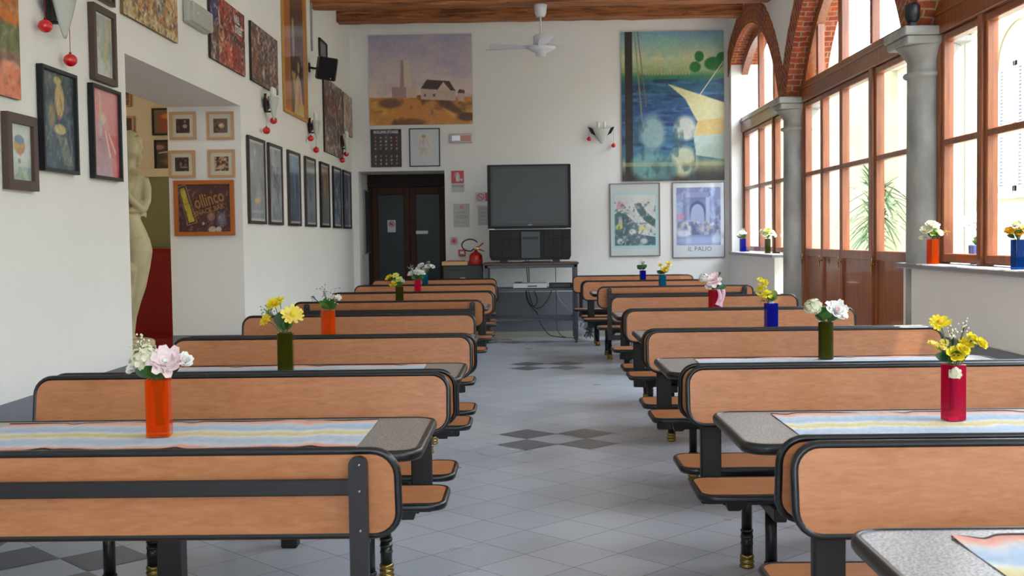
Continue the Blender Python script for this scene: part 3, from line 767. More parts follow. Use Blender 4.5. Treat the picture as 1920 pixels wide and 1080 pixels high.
vset(1, -1.084, 3.295, TT, 'orange', 'large orange glass vase holding a pink peony, on a striped runner',
 [('hyd', 'cream', -.035, .005, .055, .042), ('peony', 'pink/white', .03, -.02, .05, .055), ('rose', 'white/pink', -.068, -.01, .032, .026), ('rose', 'white/pink', .078, .0, .05, .028), ('gyp', 'cream', -.05, 0, .1, .03),
  ('leaf', 'g', -.02, -.045, .03, .055), ('leaf', 'g', .03, -.05, .012, .06), ('leaf', 'd', -.05, -.02, .01, .06), ('leaf', 'g', .0, -.05, .02, .05), ('leaf', 'd', .06, -.01, .02, .06), ('leaf', 'd', .03, .04, .02, .05), ('leaf', 'g', -.03, .04, .03, .05), ('leaf', 'g', .015, -.04, .035, .05), ('leaf', 'd', -.07, -.02, .035, .03)],
 'pink peony and cream blossoms in the large orange vase')
vset(2, -1.062, 4.92, TT, 'olive', 'dark olive glass vase holding pale yellow daisies', [('daisy', 'yellow/gold', -.045, 0, .125, .04), ('daisy', 'pale/yellow', .04, -.03, .078, .052), ('daisy', 'yellow/gold', -.085, 0, .055, .035), ('gyp', 'y', -.07, 0, .095, .03),
  ('mum', 'yellow', -.02, 0, .14, .018), ('leaf', 'd', -.03, -.01, .07, .08), ('leaf', 'd', -.015, .02, .08, .09), ('leaf', 'g', .03, -.02, .04, .06), ('leaf', 'g', .01, -.02, .05, .05)], 'pale yellow daisies in the dark olive vase', .1)
vset(3, -1.148, 6.45, TT, 'orange', 'orange glass vase holding round green leaves', [('gyp', 'white', .03, 0, .07, .04), ('sprig', 'd', -.015, 0, .12, .05), ('sprig', 'd', -.08, 0, .075, .012), ('rose', 'white', .06, 0, .07, .022), ('rose', 'white', .02, 0, .075, .02)]+
  [('leaf', c, x, y, z, .06) for c, x, y, z in (('g', -.04, -.02, .05), ('y', .0, -.05, .02), ('g', .05, -.02, .04), ('g', -.01, 0, .09), ('d', .03, .03, .06), ('g', .06, -.03, .03), ('y', -.03, -.04, .03), ('g', .02, -.04, .05))], 'green leaves with white sprigs in the orange vase', .5)
vset(4, -1.103, 9.6, TT, 'olive', 'small olive glass vase of yellow flowers in the picture wall row', [('rose', 'yellow', -.085, 0, .075, .035), ('mum', 'yellow', -.06, 0, .02, .03), ('daisy', 'lime/yellow', -.03, 0, .095, .035), ('rose', 'lime/pale', .0, 0, .06, .034), ('mum', 'yellow', -.03, -.02, .03, .03),
  ('leaf', 'y', -.06, 0, .05, .07), ('leaf', 'g', .02, 0, .04, .06), ('leaf', 'g', .0, -.03, .03, .05), ('gyp', 'white', .03, 0, .05, .02)], 'yellow flowers in the small olive vase')
vset(5, -1.107, 11.2, TT, 'pink', 'pink glass vase of white roses', [('rose', 'white', -.06, 0, .055, .04), ('rose', 'white', .0, 0, .07, .04), ('rose', 'white', .04, 0, .065, .04), ('rose', 'white', -.02, 0, .08, .03), ('gyp', 'white', -.06, 0, .11, .03), ('leaf', 'g', -.05, -.02, .02, .06), ('leaf', 'g', .05, -.02, .03, .06), ('leaf', 'd', .0, -.03, .03, .05), ('leaf', 'g', .08, 0, .02, .05)], 'white roses in the pink vase')
vset(6, -1.19, 12.9, TT, 'aqua', 'small blue glass vase of white roses, last table below the picture wall', [('rose', 'white', -.04, 0, .1, .045), ('rose', 'white', .03, 0, .08, .045), ('rose', 'white', .08, 0, .085, .035), ('rose', 'white', -.07, 0, .06, .045), ('rose', 'white', .0, 0, .05, .045), ('gyp', 'white', .04, 0, .12, .03), ('leaf', 'g', -.03, -.02, .03, .07), ('leaf', 'g', .03, -.02, .03, .07)], 'white roses in the small blue vase near the dark doors')
vset(7, 1.255, 3.42, TT, 'magenta', 'magenta glass vase on the striped runner at the window side', [('daisy', 'yellow/gold', -.04, 0, .125, .032), ('rose', 'yellow', .035, 0, .06, .026), ('rose', 'yellow', .055, 0, .075, .022), ('rose', 'yellow', .078, -.01, .06, .022), ('mum', 'pale', -.045, 0, .055, .028), ('rose', 'yellow', .0, -.02, .03, .03), ('rose', 'yellow', .018, -.02, .045, .024),
  ('gyp', 'cream', -.005, 0, .095, .025), ('sprig', 'cream', .035, 0, .12, .02), ('hyd', 'cream', -.018, -.062, -.022, .018), ('leaf', 'd', -.075, -.01, .03, .045), ('leaf', 'd', -.04, -.02, .035, .04), ('leaf', 'g', -.02, -.03, .02, .04)], 'yellow flowers in the magenta vase', .35, w_=.054)
vset(8, 1.320, 5.15, TT, 'olive', 'tall olive glass vase beside the sunny window rows holding a white and pink peony', [('hyd', 'cream', -.055, 0, .065, .038), ('peony', 'white/rose', .045, -.02, .05, .06), ('leaf', 't', .11, 0, .04, .055), ('leaf', 'g', -.03, -.02, .05, .07), ('leaf', 'd', -.05, -.01, .01, .05), ('leaf', 'g', -.01, -.04, .03, .06), ('leaf', 'd', .04, -.02, .0, .05), ('leaf', 'g', -.08, 0, .04, .03)],
 'white hydrangea and pink peony in the tall olive vase', 0, rnd_=True)
vset(9, 1.383, 6.62, TT, 'blue', 'royal blue glass vase of yellow flowers on a table', [('mum', 'yellow', -.045, 0, .12, .035), ('mum', 'yellow', -.05, -.01, .06, .035), ('mum', 'yellow', -.03, -.02, .045, .03), ('mum', 'yellow', -.06, 0, .09, .03), ('leaf', 'y', .03, 0, .09, .06), ('leaf', 'y', -.09, 0, .09, .04), ('leaf', 'y', .0, 0, .08, .05), ('sprig', 'y', -.06, -.02, .02, .02), ('hyd', 'white', .0, 0, .0, .015)], 'yellow chrysanthemums in the royal blue vase')
vset(10, 1.322, 8.28, TT, 'red', 'red glass vase with a hanging pink ribbon', [('peony', 'pink/rose', -.01, 0, .07, .07), ('hyd', 'white', -.075, 0, .085, .035), ('leaf', 't', .06, -.01, .05, .07), ('leaf', 'g', .08, -.01, .02, .07), ('rose', 'white', -.04, -.02, .025, .03), ('sprig', 'd', .04, 0, .12, .015), ('leaf', 'g', -.02, -.03, .0, .05)], 'pink peony in the red vase', .3)
vset(11, 1.336, 11.65, TT, 'aqua', 'turquoise glass vase of yellow flowers', [('mum', 'yellow', .03, -.02, .06, .045), ('rose', 'pale', .06, 0, .11, .035), ('rose', 'pale', -.02, 0, .10, .03), ('rose', 'gold', .02, -.03, .05, .03), ('leaf', 'd', -.05, 0, .03, .06), ('leaf', 'y', .08, 0, .07, .06), ('sprig', 'yellow', .06, 0, .07, .04)], 'yellow flowers in the turquoise vase')
vset(12, 1.303, 13.35, TT, 'blue', 'dark blue glass vase with dark leaves, last table of the window side', [('leaf', 'd', -.07, 0, .06, .07), ('leaf', 'd', -.03, -.02, .05, .07), ('leaf', 'd', -.08, 0, .03, .05), ('leaf', 'g', .04, 0, .06, .07), ('rose', 'white', .02, 0, .1, .035), ('gyp', 'white', .0, 0, .1, .05), ('leaf', 'y', .0, -.03, .04, .05)], 'white flowers with dark leaves in the dark blue vase')
SILZ = 1.1105
vset(13, 2.685, 7.70, SILZ, 'orange', 'orange glass vase on the sunny stone sill beside the column', [('rose', 'cream', -.04, 0, .06, .045), ('rose', 'lime/cream', .0, 0, .045, .045), ('rose', 'white', .01, 0, .09, .04), ('rose', 'cream', -.01, 0, .095, .04), ('rose', 'white', .04, 0, .04, .035), ('rose', 'cream', -.075, 0, .01, .02), ('leaf', 'y', -.01, -.02, .03, .05), ('leaf', 'g', .02, -.02, .03, .05), ('sprig', 'gold', .08, 0, .05, .02)], 'cream roses in the orange vase on the sill', .3, w_=.058)
vset(14, 2.69, 6.38, SILZ, 'sea', 'sea blue glass vase on the sunny stone sill by the near window', [('rose', 'gold/yellow', .0, -.01, .035, .035), ('rose', 'gold/yellow', -.045, 0, .045, .03), ('rose', 'cream', -.01, 0, .08, .035), ('mum', 'yellow', .03, 0, .075, .03), ('daisy', 'pale/yellow', .04, 0, .06, .03), ('leaf', 'd', -.07, 0, .02, .045), ('leaf', 'g', -.02, -.02, .03, .05), ('leaf', 'y', .01, -.02, .05, .05)], 'yellow roses in the sea blue vase on the sill', .2, w_=.054)
vset(15, 2.70, 14.62, SILZ, 'blue', 'deep blue glass vase on the far window sill by the corner', [('rose', 'white', .0, 0, .07, .045), ('rose', 'white', -.04, 0, .045, .035), ('leaf', 'd', -.07, 0, .03, .07), ('leaf', 'g', .04, 0, .04, .06), ('leaf', 'g', -.02, -.02, .02, .05), ('gyp', 'white', 0, 0, .1, .03)], 'white roses in the deep blue vase on the far sill')
vset(16, 2.70, 13.1, SILZ, 'olive', 'slim olive glass vase on the far window sill', [('rose', 'cream', -.03, 0, .05, .05), ('rose', 'cream', .04, 0, .07, .05), ('rose', 'lime/cream', .0, 0, .09, .045), ('rose', 'cream', .07, 0, .04, .04), ('rose', 'cream', -.06, 0, .09, .03), ('leaf', 'g', .0, -.02, .02, .05)], 'cream roses in the slim olive vase on the far sill', 0, w_=.06)
# the ribbon on the red vase
b = MB()
for k, (dx, L_) in enumerate(((-.012, .12), (.014, .13))):
    vs = []
    for i in range(9):
        t_ = i/8; x = 1.355+dx+.012*math.sin(t_*4+k); y = 8.23-.008*math.sin(t_*5); z = .935-L_*t_
        ww = .011+.006*t_; vs += [(x-ww, y, z-(.0 if i < 8 else -.015)), (x+ww, y-.003, z)]
    b.add(vs, [(2*i, 2*i+1, 2*i+3, 2*i+2) for i in range(8)], 0, True)
rb = b.build('ribbon', mat('pink_satin', (236, 190, 206), .35)); tag(rb, 'pale pink satin ribbon hanging down the red vase', 'ribbon')
md = rb.modifiers.new('s', 'SOLIDIFY'); md.thickness = .001
#PART3
# ------------------------------------------------------------------ painted surfaces: a small canvas whose cells become coloured mesh points
class Cv:
    def __init__(s, w_, h_, bg_, seed=1):
        w_ = int(w_*1.6); h_ = int(h_*1.6)
        s.w, s.h = w_, h_; s.a = np.zeros((h_, w_, 3)); s.a[:] = bg_; s.r = np.random.RandomState(seed)
        s.U, s.V = np.meshgrid((np.arange(w_)+.5)/w_, (np.arange(h_)+.5)/h_)
    def noise(s, fx, fy, oct_=3):
        out = np.zeros((s.h, s.w)); amp = 1; tot = 0
        for o in range(oct_):
            nx, ny = max(2, int(fx*2**o)+2), max(2, int(fy*2**o)+2); g = s.r.rand(ny, nx)
            x = s.U*(nx-1.001); y = s.V*(ny-1.001); xi = x.astype(int); yi = y.astype(int); fx_ = x-xi; fy_ = y-yi
            fx_ = fx_*fx_*(3-2*fx_); fy_ = fy_*fy_*(3-2*fy_)
            out += amp*((g[yi, xi]*(1-fx_)+g[yi, xi+1]*fx_)*(1-fy_)+(g[yi+1, xi]*(1-fx_)+g[yi+1, xi+1]*fx_)*fy_); tot += amp; amp *= .55
        return out/tot
    def mixin(s, mask, c):
        m = np.clip(mask, 0, 1)[..., None]; s.a = s.a*(1-m)+np.array(c)*m; return s
    def rect(s, u0, u1, v0, v1, c, al=1.0): return s.mixin(((s.U >= u0) & (s.U <= u1) & (s.V >= v0) & (s.V <= v1))*al, c)
    def ell(s, u, v, ru, rv, c, al=1.0, soft=.15, rot=0):
        du, dv = s.U-u, s.V-v; k = s.h/s.w
        x = du*math.cos(rot)+dv*k*math.sin(rot); y = -du*math.sin(rot)/k+dv*math.cos(rot)
        d = np.sqrt((x/ru)**2+(y/rv)**2); return s.mixin(np.clip((1-d)/max(soft, 1e-3), 0, 1)*al, c)
    def poly(s, pts, c, al=1.0):
        ins = np.zeros((s.h, s.w), bool); n = len(pts)
        for i in range(n):
            (x0, y0), (x1, y1) = pts[i], pts[(i+1) % n]
            if y0 == y1: continue
            cnd = ((y0 > s.V) != (y1 > s.V)) & (s.U < (x1-x0)*(s.V-y0)/(y1-y0)+x0); ins ^= cnd
        return s.mixin(ins*al, c)
    def line(s, u0, v0, u1, v1, wd, c, al=1.0):
        k = s.h/s.w; dx, dy = u1-u0, (v1-v0)*k; L2 = dx*dx+dy*dy+1e-9
        t = np.clip(((s.U-u0)*dx+(s.V-v0)*k*dy)/L2, 0, 1); d = np.hypot(s.U-u0-t*dx, (s.V-v0)*k-t*dy)
        return s.mixin(np.clip((wd-d)/(wd*.4), 0, 1)*al, c)
    def grad(s, stops):
        vs = [p[0] for p in stops]
        for ch in range(3): s.a[..., ch] = np.interp(s.V, vs, [p[1][ch] for p in stops])
        return s
    def patches(s, fx, fy, cols, lo=.0, al=.8, u=(0, 1), v=(0, 1), oct_=3):
        for i, c in enumerate(cols):
            n = s.noise(fx, fy, oct_); m = np.clip((n-.52)*9, 0, 1)*al*((s.U >= u[0]) & (s.U <= u[1]) & (s.V >= v[0]) & (s.V <= v[1])); s.mixin(m, c)
        return s
    def grain(s, k=8):
        if k >= 8:
            for cc, th in (((30, 24, 24), .60), ((232, 222, 206), .63)): s.mixin(np.clip((s.noise(s.w/5, s.h/7, 2)-th)*12, 0, 1)*min(.5, k*.028), cc)
        return s._grain(k)
    def _grain(s, k=8): s.a += (s.noise(s.w/3, s.h/3, 1)-.5)[..., None]*k*2+(s.noise(s.w/9, s.h/9, 2)-.5)[..., None]*k*2.4; return s
def print_mesh(name, cv, fn, W, H, m, parent, d=0.0):
    w_, h_ = cv.w, cv.h; A = np.clip(cv.a, 0, 255)/255.0; A = np.where(A <= .04045, A/12.92, ((A+.055)/1.055)**2.4)
    # points between the cells
    P = np.zeros((h_+1, w_+1, 3)); Ap = np.pad(A, ((0, 1), (0, 1), (0, 0)), 'edge'); Am = np.pad(A, ((1, 0), (1, 0), (0, 0)), 'edge'); P = (Ap+Am)/2
    V = [fn(W*i/w_, H*j/h_, d) for j in range(h_+1) for i in range(w_+1)]
    F = [(j*(w_+1)+i, j*(w_+1)+i+1, (j+1)*(w_+1)+i+1, (j+1)*(w_+1)+i) for j in range(h_) for i in range(w_)]
    col = np.concatenate([P.reshape(-1, 3), np.ones((P.shape[0]*P.shape[1], 1))], 1)
    return colmesh(name, V, F, col, m, parent, False)
M_print = vcol_mat('printed_poster', .45); M_framed = mat('framed_print', (255, 255, 255), .5, coat=.9)
n_ = M_framed.node_tree.nodes.new('ShaderNodeVertexColor'); n_.layer_name = 'Col'
M_framed.node_tree.links.new(n_.outputs[0], M_framed.node_tree.nodes['Principled BSDF'].inputs['Base Color'])
def planefn(origin, ud, nd):
    o = Vector(origin); u = Vector(ud); n = Vector(nd)
    return lambda a, b, d: tuple(o+u*a+Vector((0, 0, b))+n*d)
def picture(name, origin, ud, nd, W, H, cv, lab, cat, frame=None, fw=.02, fd=.018, mount=None, gap=.004, group=None, fnm=None):
    """origin = lower near corner on the wall; frame = material or None for a frameless panel"""
    t = thing(name, origin, lab, cat, group)
    fn = planefn((0, 0, 0), ud, nd)
    if frame is None:
        MB().prism([(0, 0), (W, 0), (W, H), (0, H)], lambda a, b, d: fn(a, b, d), (gap, gap+fd)).build('panel', fnm or mat('board_edge', (96, 84, 72), .7), t)
        print_mesh('print', cv, fn, W, H, M_print, t, gap+fd+.0008)
    else:
        f = MB()
        for (a0, b0, a1, b1, a2, b2, a3, b3) in ((0, 0, W, 0, W-fw, fw, fw, fw), (W, 0, W, H, W-fw, H-fw, W-fw, fw), (W, H, 0, H, fw, H-fw, W-fw, H-fw), (0, H, 0, 0, fw, fw, fw, H-fw)):
            q = [(a0, b0), (a1, b1), (a2, b2), (a3, b3)]
            f.prism(q, fn, (gap, gap+fd))
        f.build('frame', frame, t)
        MB().prism([(fw*.7, fw*.7), (W-fw*.7, fw*.7), (W-fw*.7, H-fw*.7), (fw*.7, H-fw*.7)], fn, (gap, gap+fd*.4)).build('backing', M_paper if mount is None else mount, t)
        ins = fw*.9; f2 = planefn(tuple(Vector(ud)*ins+Vector((0, 0, ins))), ud, nd)
        print_mesh('print', cv, f2, W-2*ins, H-2*ins, M_framed, t, gap+fd*.4+.0008)
    return t
FB = mat('black_picture_frame', (20, 20, 23), .4, spec=.3); FBR = mat('brown_picture_frame', (74, 54, 46), .5); FOR = mat('orange_wood_frame', (176, 98, 34), .45); FGO = mat('gilt_frame', (190, 140, 60), .5)
FPL = mat('pale_wood_frame', (192, 150, 112), .5); FDW = mat('dark_walnut_frame', (52, 36, 32), .4)
def left(Y0, Y1, z0, z1): return dict(origin=(XL, Y0, z0), ud=(0, 1, 0), nd=(1, 0, 0), W=Y1-Y0, H=z1-z0)
def back(x0, x1, z0, z1): return dict(origin=(x0, YB, z0), ud=(1, 0, 0), nd=(0, -1, 0), W=x1-x0, H=z1-z0)
def pil(x0, x1, z0, z1): return dict(origin=(x0, OY1, z0), ud=(1, 0, 0), nd=(0, -1, 0), W=x1-x0, H=z1-z0)

# --- picture wall, upper posters
c = Cv(40, 90, (206, 116, 40), 3); c.grad([(0, (214, 120, 82)), (.2, (206, 118, 84)), (.28, (116, 120, 76)), (.42, (104, 112, 66)), (.45, (206, 112, 34)), (1, (178, 84, 28))]); c.ell(.75, .1, .5, .17, (150, 108, 92), 1, .08).ell(.8, .07, .42, .15, (222, 128, 92), 1, .1).patches(3, 4, [(190, 92, 30), (222, 134, 54)], al=.5, v=(.45, 1)).rect(.0, .45, .0, .38, (112, 108, 72), .8).ell(.2, .28, .2, .05, (224, 150, 100), .9, .4).grain()
picture('poster', **left(4.75, 5.262, 1.985, 2.75), cv=c, lab='frameless orange and olive green poster high on the picture wall, at its near end', cat='poster')
c = Cv(34, 52, (206, 212, 200), 4); c.grad([(0, (168, 176, 150)), (.22, (186, 196, 186)), (.45, (206, 212, 210)), (1, (202, 214, 198))]); c.ell(.47, .62, .27, .17, (196, 158, 84), 1, .12).ell(.47, .72, .24, .09, (92, 120, 160), .9, .2).poly([(.25, .56), (.7, .56), (.5, .43)], (196, 140, 84)).ell(.45, .35, .08, .05, (150, 120, 140), .9, .3).patches(5, 4, [(134, 150, 130), (150, 170, 180)], al=.7, v=(0, .25)).patches(8, 8, [(170, 120, 70)], al=.5, u=(.25, .7), v=(.5, .72)).grain(5)
picture('framed_picture', **left(5.09, 5.402, 1.572, 1.918), cv=c, lab='small watercolour of a striped hot air balloon in a wide brown frame', cat='picture', frame=FBR, fw=.045, fd=.03)
c = Cv(60, 72, (52, 64, 78), 5); c.patches(4, 5, [(38, 46, 62), (70, 84, 96), (46, 70, 80), (84, 96, 104)], al=.7); c.ell(.55, .72, .16, .2, (196, 172, 104), 1, .2).ell(.5, .92, .14, .05, (176, 168, 100), 1, .3).ell(.3, .55, .16, .2, (186, 160, 96), .7, .6).ell(.55, .42, .2, .06, (198, 178, 112), 1, .2).ell(.52, .54, .07, .03, (190, 90, 80), .8, .4).ell(.5, .65, .05, .1, (216, 150, 110), .6, .5)
for k in range(5): c.line(.5+.05*k, .34, .68+.06*k, .06, .015, (176, 160, 120), .7)
c.grain(8)
picture('framed_picture', **left(5.474, 5.900, 1.677, 2.186), cv=c, lab='dark blue poster with a pale yellow figure in a thin black frame', cat='picture', frame=FB, fw=.018, fd=.03)
c = Cv(30, 44, (200, 206, 204), 6); c.grad([(0, (190, 200, 206)), (.3, (178, 184, 160)), (.6, (160, 172, 168)), (1, (178, 192, 208))]); c.patches(4, 5, [(170, 160, 96), (196, 178, 120), (140, 160, 160), (196, 206, 212)], al=.6); c.rect(0, 1, 0, .04, (214, 216, 212)).rect(0, .06, 0, 1, (214, 216, 212)).rect(.94, 1, 0, 1, (214, 216, 212)).rect(0, 1, .96, 1, (214, 216, 212))
picture('framed_picture', **left(6.147, 6.487, 2.203, 2.615), cv=c, lab='pale blue and yellow watercolour in a dark brown frame above the pink poster', cat='picture', frame=FBR, fw=.036, fd=.03)
c = Cv(50, 62, (206, 118, 122), 7); c.grad([(0, (178, 138, 146)), (.45, (176, 128, 136)), (.5, (208, 120, 122)), (1, (212, 132, 132))]); c.poly([(.5, .5), (1, .5), (1, 0), (.78, 0)], (204, 96, 100)).poly([(.9, 0), (1, .0), (1, .14)], (204, 40, 60)).line(.3, .95, .32, .72, .04, (208, 170, 140)).ell(.4, .66, .2, .1, (206, 184, 156), .9, .6).ell(.3, .55, .1, .14, (170, 166, 164), .9, .5).ell(.55, .58, .13, .07, (206, 150, 130), .9, .5).line(.5, .52, .68, .2, .035, (216, 186, 170)).line(.62, .5, .86, .3, .03, (216, 180, 166)).line(.66, .22, .74, .14, .03, (170, 140, 134)).ell(.28, .42, .08, .02, (190, 70, 80), .9, .4).grain(6)
picture('framed_picture', **left(6.109, 6.533, 1.673, 2.181), cv=c, lab='pink poster with a pale reclining dancer in a thin black frame beside the passage', cat='picture', frame=FB, fw=.018, fd=.03)
c = Cv(24, 14, (90, 60, 50), 8); c.patches(3, 3, [(60, 40, 40), (150, 120, 90), (120, 60, 40)])
picture('framed_picture', **left(6.25, 6.497, 2.652, 2.84), cv=c, lab='dark framed picture cut by the top of the photo, above the pale watercolour', cat='picture', frame=FDW, fw=.02, fd=.025)
c = Cv(110, 62, (196, 160, 110), 9); c.patches(9, 6, [(176, 120, 70), (206, 180, 130), (150, 100, 64), (208, 150, 90)], al=.8)
for k in range(26): u = c.r.rand(); v = .2+.8*c.r.rand(); c.rect(u, u+.02+.03*c.r.rand(), v, v+.05+.1*c.r.rand(), [(96, 74, 84), (140, 80, 50), (80, 60, 50), (176, 150, 160), (150, 180, 170)][k % 5], .75)
c.poly([(0, 0), (1, 0), (1, .12), (.5, .16), (0, .3)], (206, 184, 130), .8); c.poly([(.62, .2), (.75, .6), (.8, 1), (.6, 1)], (130, 160, 156), .8); c.patches(18, 10, [(120, 76, 50), (216, 196, 160)], al=.45); c.line(.8, .6, 1, .42, .012, (214, 110, 60)).grain(18)
picture('poster', **left(6.642, 7.668, 2.648, 3.06), cv=c, lab='sandy coloured city street poster without frame above the passage', cat='poster', fnm=mat('wood_edge', (120, 90, 50), .6))
c = Cv(84, 66, (150, 60, 44), 10); c.patches(5, 4, [(170, 52, 40), (110, 60, 54), (176, 84, 60)], al=.8); c.rect(0, .22, .55, 1, (52, 60, 120), .85).rect(0, .22, 0, .55, (90, 80, 84), .7).rect(.225, .245, 0, 1, (206, 176, 160), .8).ell(.3, .35, .12, .2, (190, 130, 70), .6, .7).poly([(.6, .5), (1, .38), (1, .5), (.62, .56)], (44, 36, 38), .8).rect(.45, .6, 0, .35, (206, 86, 56), .7).patches(10, 8, [(96, 70, 66), (60, 50, 52)], al=.6, u=(.55, 1), v=(.4, .8)).rect(.52, .535, 0, .9, (200, 130, 100), .6).patches(8, 8, [(206, 196, 180)], al=.5, u=(.72, .92), v=(0, .16)).patches(14, 14, [(120, 100, 90)], al=.4, v=(0, .3), u=(0, .25)).grain(20)
pp = picture('poster', **left(8.464, 9.483, 2.68, 3.18), cv=c, lab='red and blue jazz street poster with white lettering, beside the grey wall box', cat='poster', fnm=mat('black_edge', (34, 28, 28), .6))
f_ = planefn((0, 0, 0), (0, 1, 0), (1, 0, 0))
text_mesh('WALL', .085, lambda x, y, d: f_(.76+x, .415+y, .0245+d), M_paper, pp, bold=.004, sx=.8); text_mesh('STREET', .085, lambda x, y, d: f_(.82+x, .335+y, .0245+d), M_paper, pp, bold=.004, sx=.85)
c = Cv(76, 60, (112, 86, 76), 11); c.patches(5, 5, [(90, 66, 58), (136, 110, 96), (70, 58, 58), (150, 100, 70)], al=.8); c.patches(9, 8, [(150, 140, 136), (60, 46, 44), (130, 70, 50)], al=.6); c.rect(.42, .46, .1, .8, (190, 180, 170), .6).line(.5, .55, .85, .85, .02, (54, 44, 44), .8).rect(.88, .93, .1, .95, (130, 60, 60), .6).patches(14, 8, [(196, 190, 180)], al=.6, u=(.8, 1), v=(0, .25)).grain(20)
picture('poster', **left(9.705, 10.72, 2.685, 3.185), cv=c, lab='dark brown street scene poster without frame, between the red poster and the tall gilt one', cat='poster', fnm=mat('black_edge', (34, 28, 28), .6))
c = Cv(50, 90, (84, 66, 60), 12); c.rect(0, .3, 0, 1, (186, 108, 48)).rect(.88, 1, 0, 1, (190, 120, 56)).rect(.3, .88, 0, 1, (78, 62, 58)); c.ell(.43, .52, .07, .15, (186, 160, 140), .9, .4).ell(.42, .64, .05, .05, (206, 180, 110), .9, .3).ell(.62, .4, .08, .06, (96, 70, 62), 1, .3).ell(.64, .35, .06, .05, (214, 180, 130), 1, .3).poly([(.42, .0), (.52, .26), (.62, .3), (.72, .26), (.86, .0)], (208, 186, 150)).poly([(.58, .02), (.64, .26), (.74, .2), (.7, .0)], (206, 150, 120)).poly([(.32, .3), (.42, .2), (.46, .1), (.5, .3)], (200, 170, 90)).poly([(.62, 0), (.64, .08), (.86, .1), (.86, 0)], (216, 196, 110)).grain(5)
picture('framed_picture', **left(11.0, 12.155, 2.568, 4.02), cv=c, lab='tall orange and brown portrait poster in a thin gilt frame', cat='picture', frame=FGO, fw=.03, fd=.02)
c = Cv(20, 16, (74, 78, 72), 13)
picture('framed_picture', **left(12.934, 13.406, 3.4, 3.603), cv=c, lab='small plain dark grey framed panel above the black loudspeaker', cat='picture', frame=FB, fw=.014, fd=.02)
c = Cv(56, 64, (96, 74, 70), 14); c.patches(9, 4, [(74, 52, 54), (130, 110, 106), (150, 160, 180), (60, 44, 44)], al=.7); c.ell(.5, .68, .4, .16, (100, 44, 36), .8, .5).patches(5, 8, [(160, 170, 190)], al=.7, v=(.8, 1)).rect(0, 1, .36, .42, (110, 100, 108), .8).patches(12, 5, [(160, 130, 90), (90, 60, 56), (190, 170, 150)], al=.6, v=(0, .25)).patches(16, 6, [(196, 180, 166), (60, 40, 40)], al=.4).grain(20)
picture('poster', **left(13.129, 14.43, 2.34, 3.2), cv=c, lab='large dark red and grey crowd poster without frame below the black loudspeaker', cat='poster', fnm=mat('black_edge', (34, 28, 28), .6))
c = Cv(36, 40, (176, 160, 140), 15); c.patches(5, 4, [(190, 160, 130), (160, 150, 140), (190, 180, 160), (170, 130, 110)], al=.7); c.grain(14)
picture('poster', **left(14.488, 15.20, 2.678, 3.197), cv=c, lab='faded beige and pink poster at the corner of the picture wall', cat='poster')
# --- seven narrow framed prints
def nar(seed, base, fn_):
    c = Cv(30, 60, base, seed); fn_(c); c.rect(0, 1, .0, .03, (200, 202, 200)).rect(0, .05, 0, 1, (196, 198, 196), .7).rect(.95, 1, 0, 1, (196, 198, 196), .7).rect(0, 1, .965, 1, (206, 208, 206)); c.grain(5); return c
N7 = [(9.528, 10.129, nar(21, (146, 152, 156), lambda c: (c.patches(4, 5, [(166, 170, 172), (124, 132, 140)], al=.7), c.ell(.5, .26, .22, .045, (214, 176, 96), 1, .4), c.rect(.15, .85, .1, .14, (176, 180, 182), .8), c.ell(.4, .85, .08, .06, (186, 190, 190), .8, .5))), 'grey print with a yellow oval near its foot'),
      (10.273, 10.829, nar(22, (150, 158, 162), lambda c: (c.patches(5, 5, [(120, 128, 134), (176, 182, 184)], al=.8), c.patches(8, 8, [(90, 96, 104)], al=.5, v=(.45, .75)), c.line(.45, .45, .8, .1, .07, (176, 184, 188), .7))), 'silvery grey print with a faint figure'),
      (11.109, 11.679, nar(23, (92, 112, 134), lambda c: (c.grad([(0, (84, 96, 112)), (.7, (84, 104, 124)), (.8, (120, 150, 172)), (1, (136, 160, 178))]), c.line(.5, .95, .6, .25, .05, (100, 156, 206)), c.patches(4, 6, [(74, 86, 104)], al=.5, v=(0, .7)))), 'blue print with a bright blue beam'),
      (11.948, 12.517, nar(24, (120, 132, 142), lambda c: (c.grad([(0, (110, 120, 126)), (.3, (140, 154, 166)), (.78, (118, 128, 138)), (.8, (176, 178, 174)), (.9, (160, 160, 158)), (1, (112, 104, 100))]), c.ell(.5, .45, .08, .14, (76, 84, 96), .8, .6), c.ell(.55, .15, .06, .12, (76, 90, 104), .8, .6))), 'blue grey print with a pale band across its top'),
      (12.811, 13.369, nar(25, (112, 104, 90), lambda c: (c.grad([(0, (96, 104, 108)), (.5, (118, 118, 104)), (.85, (150, 116, 88)), (.9, (176, 128, 96)), (1, (84, 80, 66))]), c.ell(.55, .65, .2, .2, (196, 160, 76), .8, .7), c.rect(0, .3, .3, .8, (84, 72, 62), .6))), 'brown print with a golden flame shape'),
      (13.64, 14.195, nar(26, (120, 136, 154), lambda c: c.patches(5, 7, [(70, 80, 100), (166, 180, 196), (96, 116, 140), (60, 60, 70)], al=.8)), 'blue print with dark and white streaks'),
      (14.373, 14.981, nar(27, (84, 90, 128), lambda c: (c.patches(4, 4, [(140, 116, 90), (70, 80, 130)], al=.7), c.ell(.5, .42, .25, .14, (172, 158, 120), .8, .6), c.rect(0, 1, 0, .08, (76, 92, 150), .7))), 'violet blue print with a tan shape, last before the corner')]
for y0, y1, cv_, l in N7:
    picture('framed_print', **left(y0, y1, 1.474, 2.21), cv=cv_, lab='tall '+l+', black frame', cat='picture', frame=FDW if y0 < 12 else FB, fw=.026, fd=.022, group='seven tall prints in dark frames on the picture wall')
